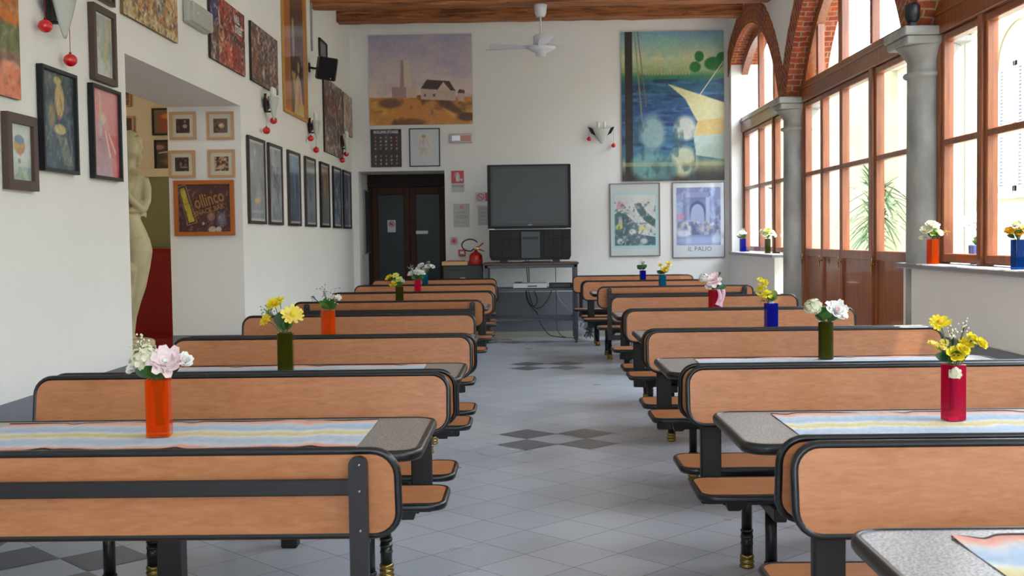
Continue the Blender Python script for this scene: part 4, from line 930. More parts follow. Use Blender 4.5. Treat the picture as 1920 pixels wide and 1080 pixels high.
# --- pillar face of the passage
def sq(seed, cols, ex=None):
    c = Cv(40, 40, (206, 198, 176), seed); c.rect(.19, .81, .18, .8, cols[0]); c.patches(8, 8, cols[1:], al=.8, u=(.19, .81), v=(.18, .8))
    if ex: ex(c)
    return c
P4 = [(-2.929, -2.712, 2.162, 2.388, sq(31, [(48, 34, 34), (96, 70, 66), (30, 20, 20)], lambda c: (c.ell(.6, .48, .12, .1, (190, 150, 150), .9, .3), c.ell(.6, .68, .06, .09, (150, 140, 120), .8, .4))), 'upper square food photo with a pink dish', 'above the grim brown photo'),
      (-2.623, -2.402, 2.158, 2.385, sq(32, [(110, 84, 60), (90, 84, 100), (60, 40, 30)], lambda c: (c.ell(.55, .5, .16, .13, (196, 166, 120), .9, .3), c.ell(.52, .52, .07, .05, (226, 206, 160), .9, .3))), 'upper square food photo with a round pale plate', ''),
      (-2.945, -2.727, 1.852, 2.075, sq(33, [(44, 32, 30), (110, 76, 66), (26, 20, 20)], lambda c: (c.ell(.45, .5, .07, .12, (170, 110, 96), .8, .5), c.line(.42, .36, .74, .36, .02, (150, 150, 160)))), 'lower square food photo, dark with a reddish glass', ''),
      (-2.622, -2.40, 1.85, 2.077, sq(34, [(76, 50, 38), (190, 160, 130), (40, 26, 24), (206, 170, 130)], None), 'lower square food photo of pale bread slices', '')]
for x0, x1, z0, z1, cv_, l, _ in P4:
    picture('framed_photograph', **pil(x0, x1, z0, z1), cv=cv_, lab=l+', pale wood frame, passage pillar', cat='picture', frame=FPL, fw=.02, fd=.02, group='four small square photos on the pillar')
c = Cv(76, 70, (78, 34, 40), 35); c.patches(3, 3, [(70, 28, 34)], al=.5)
c.poly([(0.0, .95), (.15, 1.0), (.36, .2), (.17, .14)], (150, 120, 90)).poly([(.01, .93), (.14, .97), (.34, .21), (.18, .16)], (40, 26, 26)).poly([(.03, .9), (.12, .93), (.31, .23), (.2, .2)], (184, 160, 44))
c.ell(.62, .32, .09, .11, (150, 120, 96), .9, .4).ell(.82, .3, .1, .14, (130, 130, 140), .9, .5).ell(.82, .2, .12, .12, (110, 110, 126), .8, .5).ell(.64, .05, .08, .08, (196, 160, 150), 1, .2).ell(.76, .05, .06, .07, (190, 170, 166), 1, .2).ell(.47, .18, .03, .035, (190, 180, 170), 1, .3).ell(.8, .44, .05, .05, (50, 60, 50), .9, .3).grain(8)
pp = picture('framed_sign', **pil(-2.905, -2.412, 1.376, 1.829), cv=c, lab='dark red snack bar sign with yellow letters in an orange wood frame', cat='sign', frame=FOR, fw=.033, fd=.03)
M_yel = mat('sign_yellow', (160, 112, 48), .6)
def rotfn(cx, cz, an, d0): return lambda x, y, d: (cx+x*math.cos(an)-y*math.sin(an), -(d0+d), cz+x*math.sin(an)+y*math.cos(an))
text_mesh('ollinco', .15, rotfn(.285, .295, .27, .0185), M_yel, pp, sx=.62, bold=.002)
text_mesh('SNACK BAR', .055, rotfn(.285, .208, .27, .0190), M_yel, pp, sx=.85, bold=.001)
# --- far room pictures
def far(x0, x1, z0, z1): return dict(origin=(x0, 10.9, z0), ud=(1, 0, 0), nd=(0, -1, 0), W=x1-x0, H=z1-z0)
c = Cv(26, 34, (120, 60, 30), 41); c.rect(.0, 1, 0, 1, (110, 90, 60)).rect(.15, .8, .1, .85, (150, 64, 30)).ell(.4, .72, .2, .14, (214, 130, 30), 1, .4)
picture('framed_picture', **far(-3.575, -3.23, 2.345, 2.6), cv=c, lab='amber drink picture in a black frame in the far room, half hidden by the pillar', cat='picture', frame=FB, fw=.016)
c = Cv(26, 34, (60, 44, 34), 42); c.ell(.1, .8, .2, .1, (170, 130, 110), .9, .3).ell(.7, .55, .5, .14, (110, 90, 60), .9, .3).line(.1, .6, .9, .72, .03, (206, 196, 180)).ell(.6, .3, .5, .2, (140, 100, 64), .8, .4).rect(.1, .9, .02, .06, (210, 206, 196))
picture('framed_picture', **far(-3.56, -3.23, 2.0, 2.30), cv=c, lab='picture of coffee cups in a black frame in the far room, below the amber one', cat='picture', frame=FB, fw=.016)
c = Cv(30, 40, (60, 34, 24), 43); c.patches(3, 3, [(90, 44, 26), (40, 24, 20)])
picture('framed_picture', **far(-4.15, -3.745, 2.10, 2.53), cv=c, lab='dark picture in a light wood frame in the far room behind the statue', cat='picture', frame=FPL, fw=.02)
c = Cv(20, 14, (120, 80, 40), 44); c.patches(3, 3, [(190, 150, 80), (60, 40, 30)])
picture('framed_picture', **far(-4.15, -3.77, 2.62, 2.8), cv=c, lab='small gold picture at the top of the far room wall', cat='picture', frame=FGO, fw=.015)

# --- end wall
c = Cv(200, 168, (190, 170, 176), 51); c.grad([(0, (190, 120, 50)), (.3, (196, 130, 60)), (.31, (222, 196, 180)), (.55, (206, 186, 184)), (1, (170, 160, 180))])
nz = c.noise(4, 5, 4); c.mixin(np.clip((nz-.5)*4, 0, 1)*(c.V > .3)*.5, (212, 190, 176)); nz = c.noise(3, 6, 4); c.mixin(np.clip((nz-.52)*5, 0, 1)*(c.V > .3)*.5, (166, 154, 180))
hill = .26+.07*np.sin(c.U*3.1)-.06*(c.U-.45)**2; m = (c.V < hill).astype(float); c.mixin(m, (204, 134, 58))
nz = c.noise(5, 6, 4); c.mixin(m*np.clip((nz-.5)*6, 0, 1)*.85, (222, 164, 76)); nz = c.noise(6, 5, 4); c.mixin(m*np.clip((nz-.54)*8, 0, 1)*.9, (110, 66, 40))
c.ell(.2, .24, .14, .07, (112, 74, 52), .9, .4).ell(.78, .2, .22, .06, (92, 58, 40), .9, .5, -.5).ell(.4, .02, .18, .06, (120, 76, 44), .9, .4).ell(.95, .08, .12, .06, (80, 50, 36), .9, .4)
# plain landmark-free headland: pale blocks and a plain tapering tower shape
c.poly([(.22, .3), (.22, .42), (.46, .42), (.46, .3)], (206, 180, 160)).poly([(.22, .3), (.22, .42), (.36, .42), (.36, .3)], (170, 136, 134))
c.poly([(.5, .28), (.5, .4), (.72, .38), (.84, .37), (.84, .26)], (198, 172, 152)).poly([(.5, .4), (.56, .5), (.78, .48), (.84, .37)], (70, 42, 42)).poly([(.66, .38), (.72, .47), (.79, .375)], (206, 184, 164)).rect(.53, .55, .31, .34, (90, 60, 56)).rect(.62, .64, .31, .34, (90, 60, 56)).poly([(.86, .26), (.86, .35), (.92, .34), (.92, .25)], (196, 170, 152)).poly([(.855, .345), (.875, .39), (.925, .375), (.93, .34)], (72, 44, 42)).grain(5)
c.poly([(.30, .42), (.31, .72), (.39, .72), (.41, .42)], (214, 192, 170)).poly([(.30, .42), (.31, .72), (.335, .72), (.34, .42)], (160, 132, 136))
picture('poster', **back(-2.10, -.74, 2.842, 4.02), cv=c, lab='large frameless poster of a pale tower on an ochre hill under a mauve sky', cat='poster')
c = Cv(60, 70, (26, 22, 24), 52)
for j in range(8):
    if j == 4: continue
    for i in range(5):
        u, v = .14+.18*i, .07+.1*(7-j) if j > 4 else .08+.1*(7-j)
        cc = [(186, 40, 60), (206, 190, 190), (150, 40, 60), (196, 170, 60), (120, 120, 150), (196, 90, 60)][(i*3+j*5+(i*j) % 3) % 6]
        c.ell(u, v+.02, .045, .025, (150, 30, 44), .9, .5).ell(u, v, .03, .03, cc, 1, .4).ell(u, v+.022, .028, .01, (220, 210, 210), .8, .4)
pp = picture('framed_poster', **back(-2.095, -1.69, 2.288, 2.787), cv=c, lab='black band poster with rows of small coloured tongues in a thin black frame', cat='poster', frame=FB, fw=.008, fd=.015)
fb2 = planefn((0, 0, 0), (1, 0, 0), (0, -1, 0))
text_mesh('ROLLING STONES', .052, lambda x, y, d: fb2(.2025+x, .462+y, .0125+d), M_paper, pp, bold=.0022, sx=.78)
c = Cv(50, 62, (196, 200, 206), 53); c.rect(.25, .78, .2, .85, (206, 200, 194)); c.ell(.47, .8, .09, .05, (186, 140, 70), .9, .3).ell(.47, .66, .13, .14, (190, 176, 172), .7, .8).ell(.45, .42, .12, .12, (186, 178, 172), .7, .8)
for a in ((.35, .75, .33, .45), (.45, .7, .46, .5), (.58, .68, .68, .48), (.35, .45, .6, .46), (.38, .4, .36, .28), (.54, .42, .56, .3)): c.line(*a, .008, (140, 120, 116), .7)
picture('framed_drawing', **back(-1.585, -1.178, 2.288, 2.794), cv=c, lab='faint pencil figure drawing on white in a thin black frame', cat='picture', frame=FB, fw=.013, fd=.015)
# large frameless lake picture: plain bands of colour, water, boats' timber and soft shapes
c = Cv(150, 216, (150, 180, 170), 54); c.grad([(0, (52, 44, 40)), (.04, (60, 60, 56)), (.12, (150, 160, 130)), (.16, (60, 110, 130)), (.45, (44, 76, 124)), (.66, (36, 90, 110)), (.70, (60, 124, 84)), (.735, (150, 172, 120)), (.82, (206, 208, 160)), (.92, (150, 190, 184)), (1, (120, 160, 190))])
nz = c.noise(5, 9, 4); c.mixin(np.clip((nz-.5)*6, 0, 1)*(c.V > .74)*.6, (150, 196, 176)); nz = c.noise(4, 30, 3); c.mixin(np.clip((nz-.52)*8, 0, 1)*((c.V > .15) & (c.V < .68))*.7, (76, 120, 160)); nz = c.noise(4, 26, 3); c.mixin(np.clip((nz-.55)*8, 0, 1)*((c.V > .15) & (c.V < .68))*.7, (24, 44, 84))
for u, v, a, b_ in ((.76, .83, .05, .04), (.72, .76, .06, .04), (.9, .78, .1, .05), (.98, .82, .06, .04)): c.ell(u, v, a, b_, (44, 120, 64), 1, .2)
for k in range(16): u = .2+.03*k; c.rect(u, u+.018, .71, .725+.03*c.r.rand(), (190, 170, 130), .7)
c.rect(.035, .11, 0, 1, (44, 34, 30), .95).line(.13, 1, .2, .4, .006, (150, 130, 90)).line(.16, 1, .24, .5, .006, (120, 100, 80))
c.poly([(.45, .65), (1, .52), (1, .36), (.75, .38), (.62, .55)], (206, 200, 150)).poly([(.7, .3), (1, .3), (1, .42), (.74, .4)], (206, 176, 110)).poly([(.72, .17), (1, .14), (1, .31), (.7, .3)], (176, 196, 186)).line(.75, .56, 1, .8, .006, (206, 196, 170))
for (u, v, a, b_, cc) in ((.3, .32, .15, .14, (140, 168, 168)), (.26, .1, .2, .12, (110, 156, 156)), (.62, .35, .13, .1, (196, 196, 184)), (.6, .13, .16, .12, (196, 200, 170)), (.42, .08, .14, .1, (90, 130, 130))): c.ell(u, v, a, b_, cc, .95, .35)
nz = c.noise(14, 10, 3); c.mixin(np.clip((nz-.55)*8, 0, 1)*((c.V < .42) & (c.U < .72) & (c.U > .12))*.6, (56, 84, 90)); c.rect(0, 1, .1, .125, (176, 176, 130), .5).grain(6)
picture('poster', **back(1.229, 2.576, 2.052, 4.01), cv=c, lab='tall frameless poster of a blue lake with green trees and pale sails', cat='poster')
c = Cv(84, 120, (196, 202, 202), 55); c.rect(.04, .96, .1, .88, (170, 206, 210)).rect(.08, .92, .14, .85, (206, 208, 204)); 
c.poly([(.08, .14), (.08, .58), (.24, .64), (.36, .55), (.6, .4), (.56, .3), (.92, .26), (.92, .14)], (58, 98, 108)).poly([(.48, .72), (.62, .74), (.74, .6), (.92, .5), (.92, .38), (.7, .48), (.56, .6)], (58, 92, 96)).ell(.2, .7, .1, .07, (206, 140, 160), .8, .6).poly([(.2, .6), (.3, .66), (.5, .62), (.62, .48), (.8, .38), (.92, .34), (.86, .28), (.7, .38), (.55, .44), (.4, .56)], (190, 196, 190)).ell(.2, .45, .05, .12, (200, 190, 194), .9, .4)
for u, v, cc in ((.17, .4, (206, 206, 100)), (.64, .38, (206, 206, 100)), (.45, .33, (214, 216, 214)), (.2, .2, (214, 216, 214)), (.68, .2, (196, 200, 206)), (.3, .24, (110, 130, 140))): c.ell(u, v, .09, .05, cc, .95, .4)
nz = c.noise(22, 26, 2); c.mixin(np.clip((nz-.58)*10, 0, 1)*((c.U > .08) & (c.U < .92) & (c.V > .14) & (c.V < .8))*.6, (196, 186, 196)); nz = c.noise(22, 26, 2); c.mixin(np.clip((nz-.6)*10, 0, 1)*((c.U > .08) & (c.U < .92) & (c.V > .14) & (c.V < .75))*.6, (50, 80, 84))
picture('framed_map', **back(1.062, 1.723, 1.062, 2.027), cv=c, lab='teal and white pictorial map in a thin metal clip frame', cat='picture', frame=mat('thin_metal_frame', (96, 96, 100), .3, .6), fw=.009, fd=.02)
c = Cv(84, 120, (206, 210, 216), 56); c.rect(.07, .93, .16, .94, (130, 146, 190)); c.patches(8, 10, [(104, 112, 160), (160, 176, 214), (120, 124, 170)], al=.8, u=(.07, .93), v=(.35, .94)); c.rect(.2, .72, .5, .86, (104, 112, 158), .7).rect(.24, .7, .8, .87, (140, 150, 190), .8).ell(.48, .62, .17, .14, (74, 84, 130), 1, .1).ell(.48, .6, .13, .12, (156, 170, 206), 1, .1).rect(.35, .61, .45, .6, (156, 170, 206)).rect(.64, .72, .45, .8, (180, 194, 220), .8).ell(.15, .55, .1, .06, (196, 130, 160), .8, .5).patches(14, 12, [(206, 210, 226), (96, 96, 130), (190, 190, 170)], al=.7, u=(.07, .93), v=(.3, .48)).ell(.2, .32, .16, .06, (206, 208, 230), .9, .5).ell(.5, .22, .5, .08, (172, 186, 226), .8, .6).ell(.85, .25, .12, .1, (200, 216, 236), .9, .6)
pp = picture('framed_poster', **back(1.886, 2.577, 1.03, 2.03), cv=c, lab='blue print of a carved archway lettered at its foot, in a thin metal clip frame', cat='poster', frame=mat('thin_metal_frame'), fw=.009, fd=.02)
text_mesh('IL PALIO', .085, lambda x, y, d: fb2(.36+x, .115+y, .0135+d), mat('lettering_grey', (70, 70, 84), .6), pp, sx=1.0, bold=-.0008)
# signs
def card(name, x0, x1, z0, z1, m, lab, cat): 
    o = MB().box(x0, x1, YB-.004, YB-.0003, z0, z1).build(name, m); return tag(o, lab, cat)
s = card('extinguisher_sign', -1.035, -.868, 2.06, 2.228, M_red, 'square red sign with a white fire extinguisher symbol', 'sign')
b = MB(); fnb = lambda a, b_, d: (a, YB-.0045-d, b_)
b.prism(rrect(-.975, -.925, 2.085, 2.185, .018), fnb, (0, .0006)); b.prism(rrect(-.962, -.938, 2.18, 2.205, .006), fnb, (0, .0006)); b.tube([(-.955, YB-.005, 2.2), (-.985, YB-.005, 2.19), (-.995, YB-.005, 2.13)], .004, 5); b.box(-.92, -.885, YB-.0051, YB-.0045, 2.095, 2.12)
b.build('symbol', M_paper, s)
s = card('paper_label', -1.035, -.865, 1.945, 2.052, mat('grey_white_paper', (196, 194, 192), .8), 'small white label lettered under the red extinguisher sign', 'sign')
text_mesh('ESTINTORE', .036, lambda x, y, d: (-.95+x, YB-.0045-d, 2.02+y), M_blackpl, s, sx=.8)
text_mesh('N° 5', .018, lambda x, y, d: (-1.0+x, YB-.0045-d, 1.975+y), M_blackpl, s) if False else None
s = card('no_smoking_sign', -.715, -.52, 1.808, 1.938, M_paper, 'no smoking sign beside the television', 'sign')
ring2(-.65, 1.873, YB-.0046, .036, .050, M_red, s, 'symbol'); MB().box(-.675, -.625, YB-.0045, YB-.004, 1.868, 1.876).build('cigarette', M_blackpl, s); MB().box(-.59, -.54, YB-.0046, YB-.004, 1.82, 1.93).build('red_block', M_red, s)
def lines(parent, x0, x1, zs, seed):
    r_ = random.Random(seed)
    b = MB()
    for z in zs:
        x = x0+r_.uniform(0, .02)
        while x < x1-.01:
            l_ = r_.uniform(.012, .03); b.box(x, min(x1, x+l_), YB-.0047, YB-.004, z-.0025, z+.0025); x += l_+.006
    b.build('printed_text', mat('print_grey', (130, 130, 134), .8), parent)
s = card('notice_sheet', -1.015, -.80, 1.475, 1.79, mat('grey_white_paper'), 'white notice with a small red circle, taped below the extinguisher label', 'notice'); ring2(-.905, 1.745, YB-.0046, .016, .024, M_red, s, 'symbol'); lines(s, -.99, -.83, (1.68, 1.665, 1.63, 1.615, 1.6, 1.54), 3)
s = card('notice_sheet', -.69, -.525, 1.50, 1.76, mat('grey_white_paper'), 'white printed notice partly behind the television, below the no smoking sign', 'notice'); lines(s, -.675, -.535, (1.73, 1.715, 1.68, 1.665, 1.63, 1.615, 1.57, 1.52), 4)
c = Cv(30, 30, (214, 206, 206), 61)
for i in range(16): a = 2*PI*i/16; c.line(.5+.12*math.cos(a), .5+.12*math.sin(a), .5+.5*math.cos(a), .5+.5*math.sin(a), .035, (206, 40, 46))
c.ell(.5, .5, .12, .12, (206, 40, 46), 1, .2)
picture('sunburst_sign', **back(-1.064, -.962, 1.243, 1.35), cv=c, lab='small square sign with a red sunburst pattern beside the dark doors', cat='sign', fnm=M_paper, fd=.003)
t = thing('fire_alarm_button', (-.907, YB, 1.138), 'small red alarm box with a white window above the cabinet', 'alarm')
MB().bbox(-.047, .047, -.045, -.002, -.044, .044, .006).build('box', M_red, t); MB().bbox(-.025, .025, -.048, -.044, -.012, .022, .001).build('glass', M_white, t)
t = thing('emergency_light', (-.894, YB, 2.652), 'white emergency light box with a shiny pink tube cover above the extinguisher sign', 'light')
MB().bbox(-.155, .155, -.05, -.002, -.062, .062, .01).build('housing', mat('pinkish_white_plastic', (206, 192, 190), .4), t)
MB().bbox(-.125, -.01, -.058, -.048, -.04, .04, .004).build('reflector', mat('mirror_foil', (190, 190, 200), .15, 1.0), t); MB().bbox(.0, .13, -.058, -.048, -.035, .035, .004).build('cover', mat('salmon_cover', (206, 140, 124), .4), t)
tag(MB().tube([(-.56, YB-.008, 3.805), (-.1, YB-.008, 3.81)], .006, 6).build('cable', M_white), 'thin white cable along the end wall behind the fan', 'cable')
tag(MB().tube([(XL+.012, 12.5, 3.38), (XL+.012, 12.5, 3.9)], .012, 8).build('conduit', mat('grey_plastic', (150, 150, 150), .5)), 'short grey vertical conduit high on the picture wall', 'conduit')
t = thing('junction_box', (XL, 8.10, 2.90), 'grey plastic wall box beside the sandy city poster', 'box'); 
MB().bbox(.001, .05, -.25, .25, -.075, .085, .012).bbox(.001, .075, -.22, .25, -.065, .075, .008).build('housing', mat('old_grey_plastic', (176, 176, 166), .5), t); MB().ball((.077, -.14, .0), .008, 8).build('screw', M_white, t)

# ------------------------------------------------------------------ wall sconces with red baubles
M_frost = mat('frosted_glass', (226, 230, 222), .35, trans=.35, ior=1.3)
M_bulb = mat('frosted_bulb', (235, 232, 224), .4)
M_bauble = mat('red_bauble', (206, 14, 22), .18, coat=.6)
def sconce(loc, rz, lab, hw=.15):
    t = thing('wall_sconce', loc, lab, 'wall lamp'); t.rotation_euler = (0, 0, rz)
    # local: x along the wall, -y into the room. fan shaped glass shade
    b = MB(); vs = []; fs = []; NR, NA = 8, 16
    for j in range(NR+1):
        v = j/NR; zz = -.17+.20*v; R = .012+.108*v**.85
        for i in range(NA):
            a = 2*PI*i/NA; vs.append((-R*math.cos(a), -.082-(R*.36)*math.sin(a), zz))
    for j in range(NR):
        for i in range(NA): k = j*NA+i; k2 = j*NA+(i+1) % NA; fs.append((k, k2, k2+NA, k+NA))
    b.add(vs, fs, 0, True); s_ = b.build('glass_shade', M_frost, t); md = s_.modifiers.new('s', 'SOLIDIFY'); md.thickness = .004
    br = MB(); br.bbox(-.03, .03, -.02, -.002, -.09, .03, .004).bbox(-.012, .012, -.075, -.002, -.10, -.085, .003)
    for sx in (-1, 1): br.add([(sx*.02, -.004, .0), (sx*hw*.9, -.030, .05), (sx*hw, -.040, .05), (sx*hw*.75, -.030, -.03), (sx*.02, -.004, -.09), (sx*.02, -.018, .0), (sx*hw*.9, -.055, .05), (sx*hw, -.055, .05), (sx*hw*.75, -.045, -.03), (sx*.02, -.018, -.09)],
           [(0, 1, 2, 3, 4), (9, 8, 7, 6, 5), (0, 5, 6, 1), (1, 6, 7, 2), (2, 7, 8, 3), (3, 8, 9, 4), (4, 9, 5, 0)])
    br.build('bracket', M_blackpl, t)
    for dx in (-.04, .04): MB().lathe(dx, -.082, [(.012, -.02), (.012, .02), (.019, .03), (.02, .10), (.012, .118), (.002, .122)], 12).build('bulb', M_bulb, t)
    return t
def bauble(p, l_, r, lab):
    t = thing('bauble', p, lab, 'ornament', 'red baubles hanging from the wall lamps')
    MB().ball((0, 0, 0), r, 18, 0, (1, 1, .94)).build('ball', M_bauble, t); MB().tube([(0, 0, r*.9), (0, 0, r*1.15)], r*.2, 8).build('cap', mat('dark_red', (110, 16, 20), .4), t)
    MB().tube([(0, 0, r*1.1), (.002, 0, l_)], .0016, 5).build('string', mat('red_string', (150, 20, 26), .6), t)
SCN = [(5.635, 2.50, (5.49, 2.364), (5.78, 2.247), 'above the dark blue poster'), (10.23, 2.57, (10.08, 2.296), (10.37, 2.412), 'by the gilt framed poster'),
       (12.27, 2.57, (12.12, 2.404), (12.42, 2.305), 'before the large crowd poster'), (14.31, 2.56, (14.16, 2.313), (14.46, 2.411), 'below the faded corner poster')]
for y_, z_, b0_, b1_, l_ in SCN:
    sconce((XL, y_, z_), PI/2, 'frosted glass wall lamp with black bracket on the picture wall, '+l_)
    for (yy, zz) in (b0_, b1_):
        bauble((XL+.048, yy, zz), z_+.04-zz, .034, 'red bauble on the '+('shorter' if zz == max(b0_[1], b1_[1]) else 'longer')+' string of the wall lamp '+l_)
sconce((.955, YB, 2.72), 0, 'frosted glass wall lamp on the end wall beside the lake poster', .175); bauble((.795, YB-.048, 2.615), .14, .030, 'red bauble on the short string of the end wall lamp'); bauble((1.115, YB-.048, 2.525), .23, .030, 'red bauble on the long string of the end wall lamp')

# ------------------------------------------------------------------ loudspeaker, fan
t = thing('loudspeaker', (-2.14, 12.25, 3.15), 'black loudspeaker tilted on a bracket high on the picture wall', 'loudspeaker')
q = MB().bbox(-.10, .10, -.08, .09, -.12, .12, .012).build('cabinet', M_blackpl, t); q.rotation_euler = (.18, .12, .35)
g = MB().bbox(-.088, .088, -.087, -.079, -.108, .108, .004).build('grille', mat('speaker_cloth', (14, 14, 15), .9), q)
MB().ball((.04, -.088, -.095), .006, 8).build('badge', M_white, q)
MB().tube([(-.205, .10, .03), (-.06, .03, 0)], .012, 8).bbox(-.209, -.195, .07, .13, -.02, .08, .003).build('wall_bracket', M_blackpl, t)
t = thing('ceiling_fan', (.145, 12.62, 3.40), 'white three-bladed ceiling fan hanging below the timber beam', 'fan')
M_fan = mat('fan_white', (212, 214, 220), .35)
MB().lathe(0, 0, [(.045, .33), (.06, .36), (.072, .455), (.07, .46)], 24).build('canopy', M_fan, t)
MB().tube([(0, 0, .12), (0, 0, .34)], .010, 12).build('rod', M_fan, t)
MB().lathe(0, 0, [(.01, -.10), (.055, -.095), (.06, -.06), (.12, -.035), (.165, -.01), (.16, .005), (.085, .02), (.083, .12), (.06, .135), (.012, .14)], 32).build('motor', M_fan, t)
MB().lathe(0, 0, [(.0845, .018), (.0865, .022), (.0845, .026)], 32).build('trim_ring', M_blackpl, t)
for k, an in enumerate((math.radians(183), math.radians(8), math.radians(-84))):
    b = MB(); d = Vector((math.cos(an), math.sin(an), 0)); s_ = Vector((-math.sin(an), math.cos(an), 0)); pv = []
    for i in range(9):
        u = .13+.43*i/8; wv = (.05+.03*i/8) if i < 8 else .055
        for e in (-1, 1): pv.append(d*u+s_*wv*e+Vector((0, 0, .0+.012*e+.012*(i/8))))
    b.add(pv+[p+Vector((0, 0, .004)) for p in pv], [(2*i, 2*i+1, 2*i+3, 2*i+2) for i in range(8)]+[(18+2*i, 18+2*i+2, 18+2*i+3, 18+2*i+1) for i in range(8)]+[(2*i, 2*i+2, 20+2*i, 18+2*i) for i in range(8)]+[(2*i+1, 19+2*i, 21+2*i, 2*i+3) for i in range(8)]+[(0, 18, 19, 1), (16, 17, 35, 34)])
    b.build('blade', M_fan, t)
# black clamp lamp on the capital of the near column
t = thing('spotlight', (2.60, 7.86, 2.80), 'small black spotlight clamped above the capital of the near stone column', 'light')
MB().lathe(0, 0, [(.03, -.06), (.05, -.03), (.052, .05), (.03, .07)], 16).build('lamp_head', M_blackpl, t); MB().bbox(-.02, .03, -.02, .02, -.085, -.04, .004).tube([(.03, 0, .0), (.05, 0, .16)], .008, 8).build('bracket', M_blackpl, t)

# ------------------------------------------------------------------ television and its stand, cabinet, extinguisher
M_tv = mat('tv_black', (20, 21, 23), .5, spec=.3); M_scr = mat('tv_screen', (40, 42, 42), .35)
TVY = 14.44
t = thing('television', (0, TVY, 1.045), 'large black rear projection television standing on the grey metal table', 'television')
MB().prism(rrect(-.53, .518, .395, 1.20, .012, 3), lambda a, b_, d: (a, d, b_), (0, .10)).prism([(-.53, .395), (.518, .395), (.40, .395), (.40, 1.12), (-.40, 1.12), (-.40, .395)][:0] or [(-.45, .41), (.44, .41), (.44, 1.15), (-.45, 1.15)], lambda a, b_, d: (a, d, b_), (.10, .42)).build('cabinet', M_tv, t)
sc_ = MB().prism(rrect(-.46, .45, .46, 1.15, .01, 3), lambda a, b_, d: (a, d, b_), (-.003, .004)).build('screen', M_scr, t)
MB().prism(rrect(-.49, .48, .43, 1.18, .02, 3), lambda a, b_, d: (a, d, b_), (-.0018, .0005)).build('bezel', mat('tv_dark_bezel', (24, 25, 27), .35), t)
text_mesh('SONY', .022, lambda x, y, d: (x, -.0035-d, .442+y), mat('silver', (170, 170, 175), .4), t, 'logo')
MB().prism([(-.515, .05), (-.49, .0), (.49, .0), (.513, .05), (.513, .385), (-.515, .385)], lambda a, b_, d: (a, d, b_), (.01, .40)).build('speaker_cabinet', M_tv, t)
for xs in ((-.50, -.365, -.25), (.17, .285, .395)):
    gr = MB().bbox(xs[0], xs[2]+.11, .0075, .012, .035, .37, .001)
    for x0 in xs:
        for z0, z1 in ((.27, .365), (.15, .25), (.04, .13)): gr.bbox(x0+.006, x0+.105, .004, .012, z0, z1, .002)
    gr.build('speaker_grille', mat('tv_grille', (38, 39, 41), .8), t)
MB().bbox(-.115, .125, .0, .012, .02, .36, .004).build('control_panel', mat('tv_panel', (40, 42, 45), .35), t); MB().bbox(-.09, .10, -.004, .002, .26, .29, .002).build('control_door', M_blackpl, t)
for x0 in (-.52, .455): MB().bbox(x0, x0+.07, -.002, .01, .385, .398, .001).build('side_badge', M_white, t)
for x0 in (-.38, .28): MB().bbox(x0, x0+.09, .02, .1, -.032, .0, .003).build('foot', M_blackpl, t)
M_tab = mat('blue_grey_steel', (78, 84, 92), .45, .2)
t = thing('television_stand', (0, TVY, 0), 'grey metal table with shelf carrying the television', 'table')
MB().bbox(-.60, .605, -.03, .62, .985, 1.012, .004).build('tabletop', mat('brown_top', (96, 66, 56), .5), t)
MB().bbox(-.585, .59, -.02, -.0, .945, .985, .003).bbox(-.585, .59, .58, .6, .945, .985, .003).build('apron', M_tab, t)
for x in (-.58, .545):
    for y in (-.02, .56):
        l = MB().bbox(x, x+.045, y, y+.045, .03, .984, .003).build('leg', M_tab, t); MB().lathe(x+.022, y+.022, [(.018, .0), (.02, .01), (.008, .014), (.008, .03)], 12).build('foot', M_blackpl, l)
MB().bbox(-.56, .56, .0, .57, .655, .685, .003).build('shelf', M_tab, t)
MB().bbox(-.56, .56, -.01, .02, .275, .31, .003).bbox(-.56, .56, .575, .6, .275, .31, .003).build('crossbar', M_tab, t)
t = thing('disc_player', (-.01, TVY+.02, .686), 'silver disc player on the shelf under the television', 'disc player'); MB().bbox(-.215, .215, 0, .28, .004, .066, .004).build('housing', mat('silver_plastic', (176, 176, 176), .35, .3), t); MB().bbox(-.03, .09, -.003, .001, .022, .036, .001).build('disc_slot', M_blackpl, t)
for x in (-.18, .16): MB().bbox(x, x+.03, .03, .06, -.001, .005, .001).build('foot', M_blackpl, t)
tag(MB().bbox(-.20, -.11, 14.55, 14.60, .7525, .768, .004).build('remote_control', M_blackpl), 'black remote control lying on the silver disc player', 'remote control')
t = thing('receiver_box', (.40, TVY+.02, .686), 'black receiver box next to the silver disc player', 'receiver'); MB().bbox(-.165, .125, 0, .25, .0, .062, .004).build('housing', M_blackpl, t); MB().bbox(-.12, .1, -.002, .001, .018, .045, .001).build('display', mat('dark_display', (12, 12, 14), .15), t)
def cable(pts, r, m, lab, grp='cables hanging under the television'):
    P = [Vector(p) for p in pts]; out = []
    for i in range(len(P)-1):
        p0, p1, p2, p3 = P[max(0, i-1)], P[i], P[i+1], P[min(len(P)-1, i+2)]
        for k in range(8):
            u = k/8; out.append(.5*((2*p1)+(-p0+p2)*u+(2*p0-5*p1+4*p2-p3)*u*u+(-p0+3*p1-3*p2+p3)*u**3))
    out.append(P[-1]); return tag(MB().tube(out, r, 6).build('cable', m), lab, 'cable', grp)
YC = 15.10; DC = mat('dark_cable', (36, 44, 52), .5); WC = mat('white_cable', (196, 200, 204), .5)
cable([(-.07, YC, 1.10), (-.05, YC, .9), (-.04, YC, .72), (-.06, YC, .62), (-.05, YC, .50), (.02, YC-.02, .40), (.08, YC, .33), (.12, YC, .20), (.20, YC, .08), (.27, YC-.02, .03), (.45, YC-.1, .012)], .006, DC, 'dark cable falling from the disc player down to the floor')
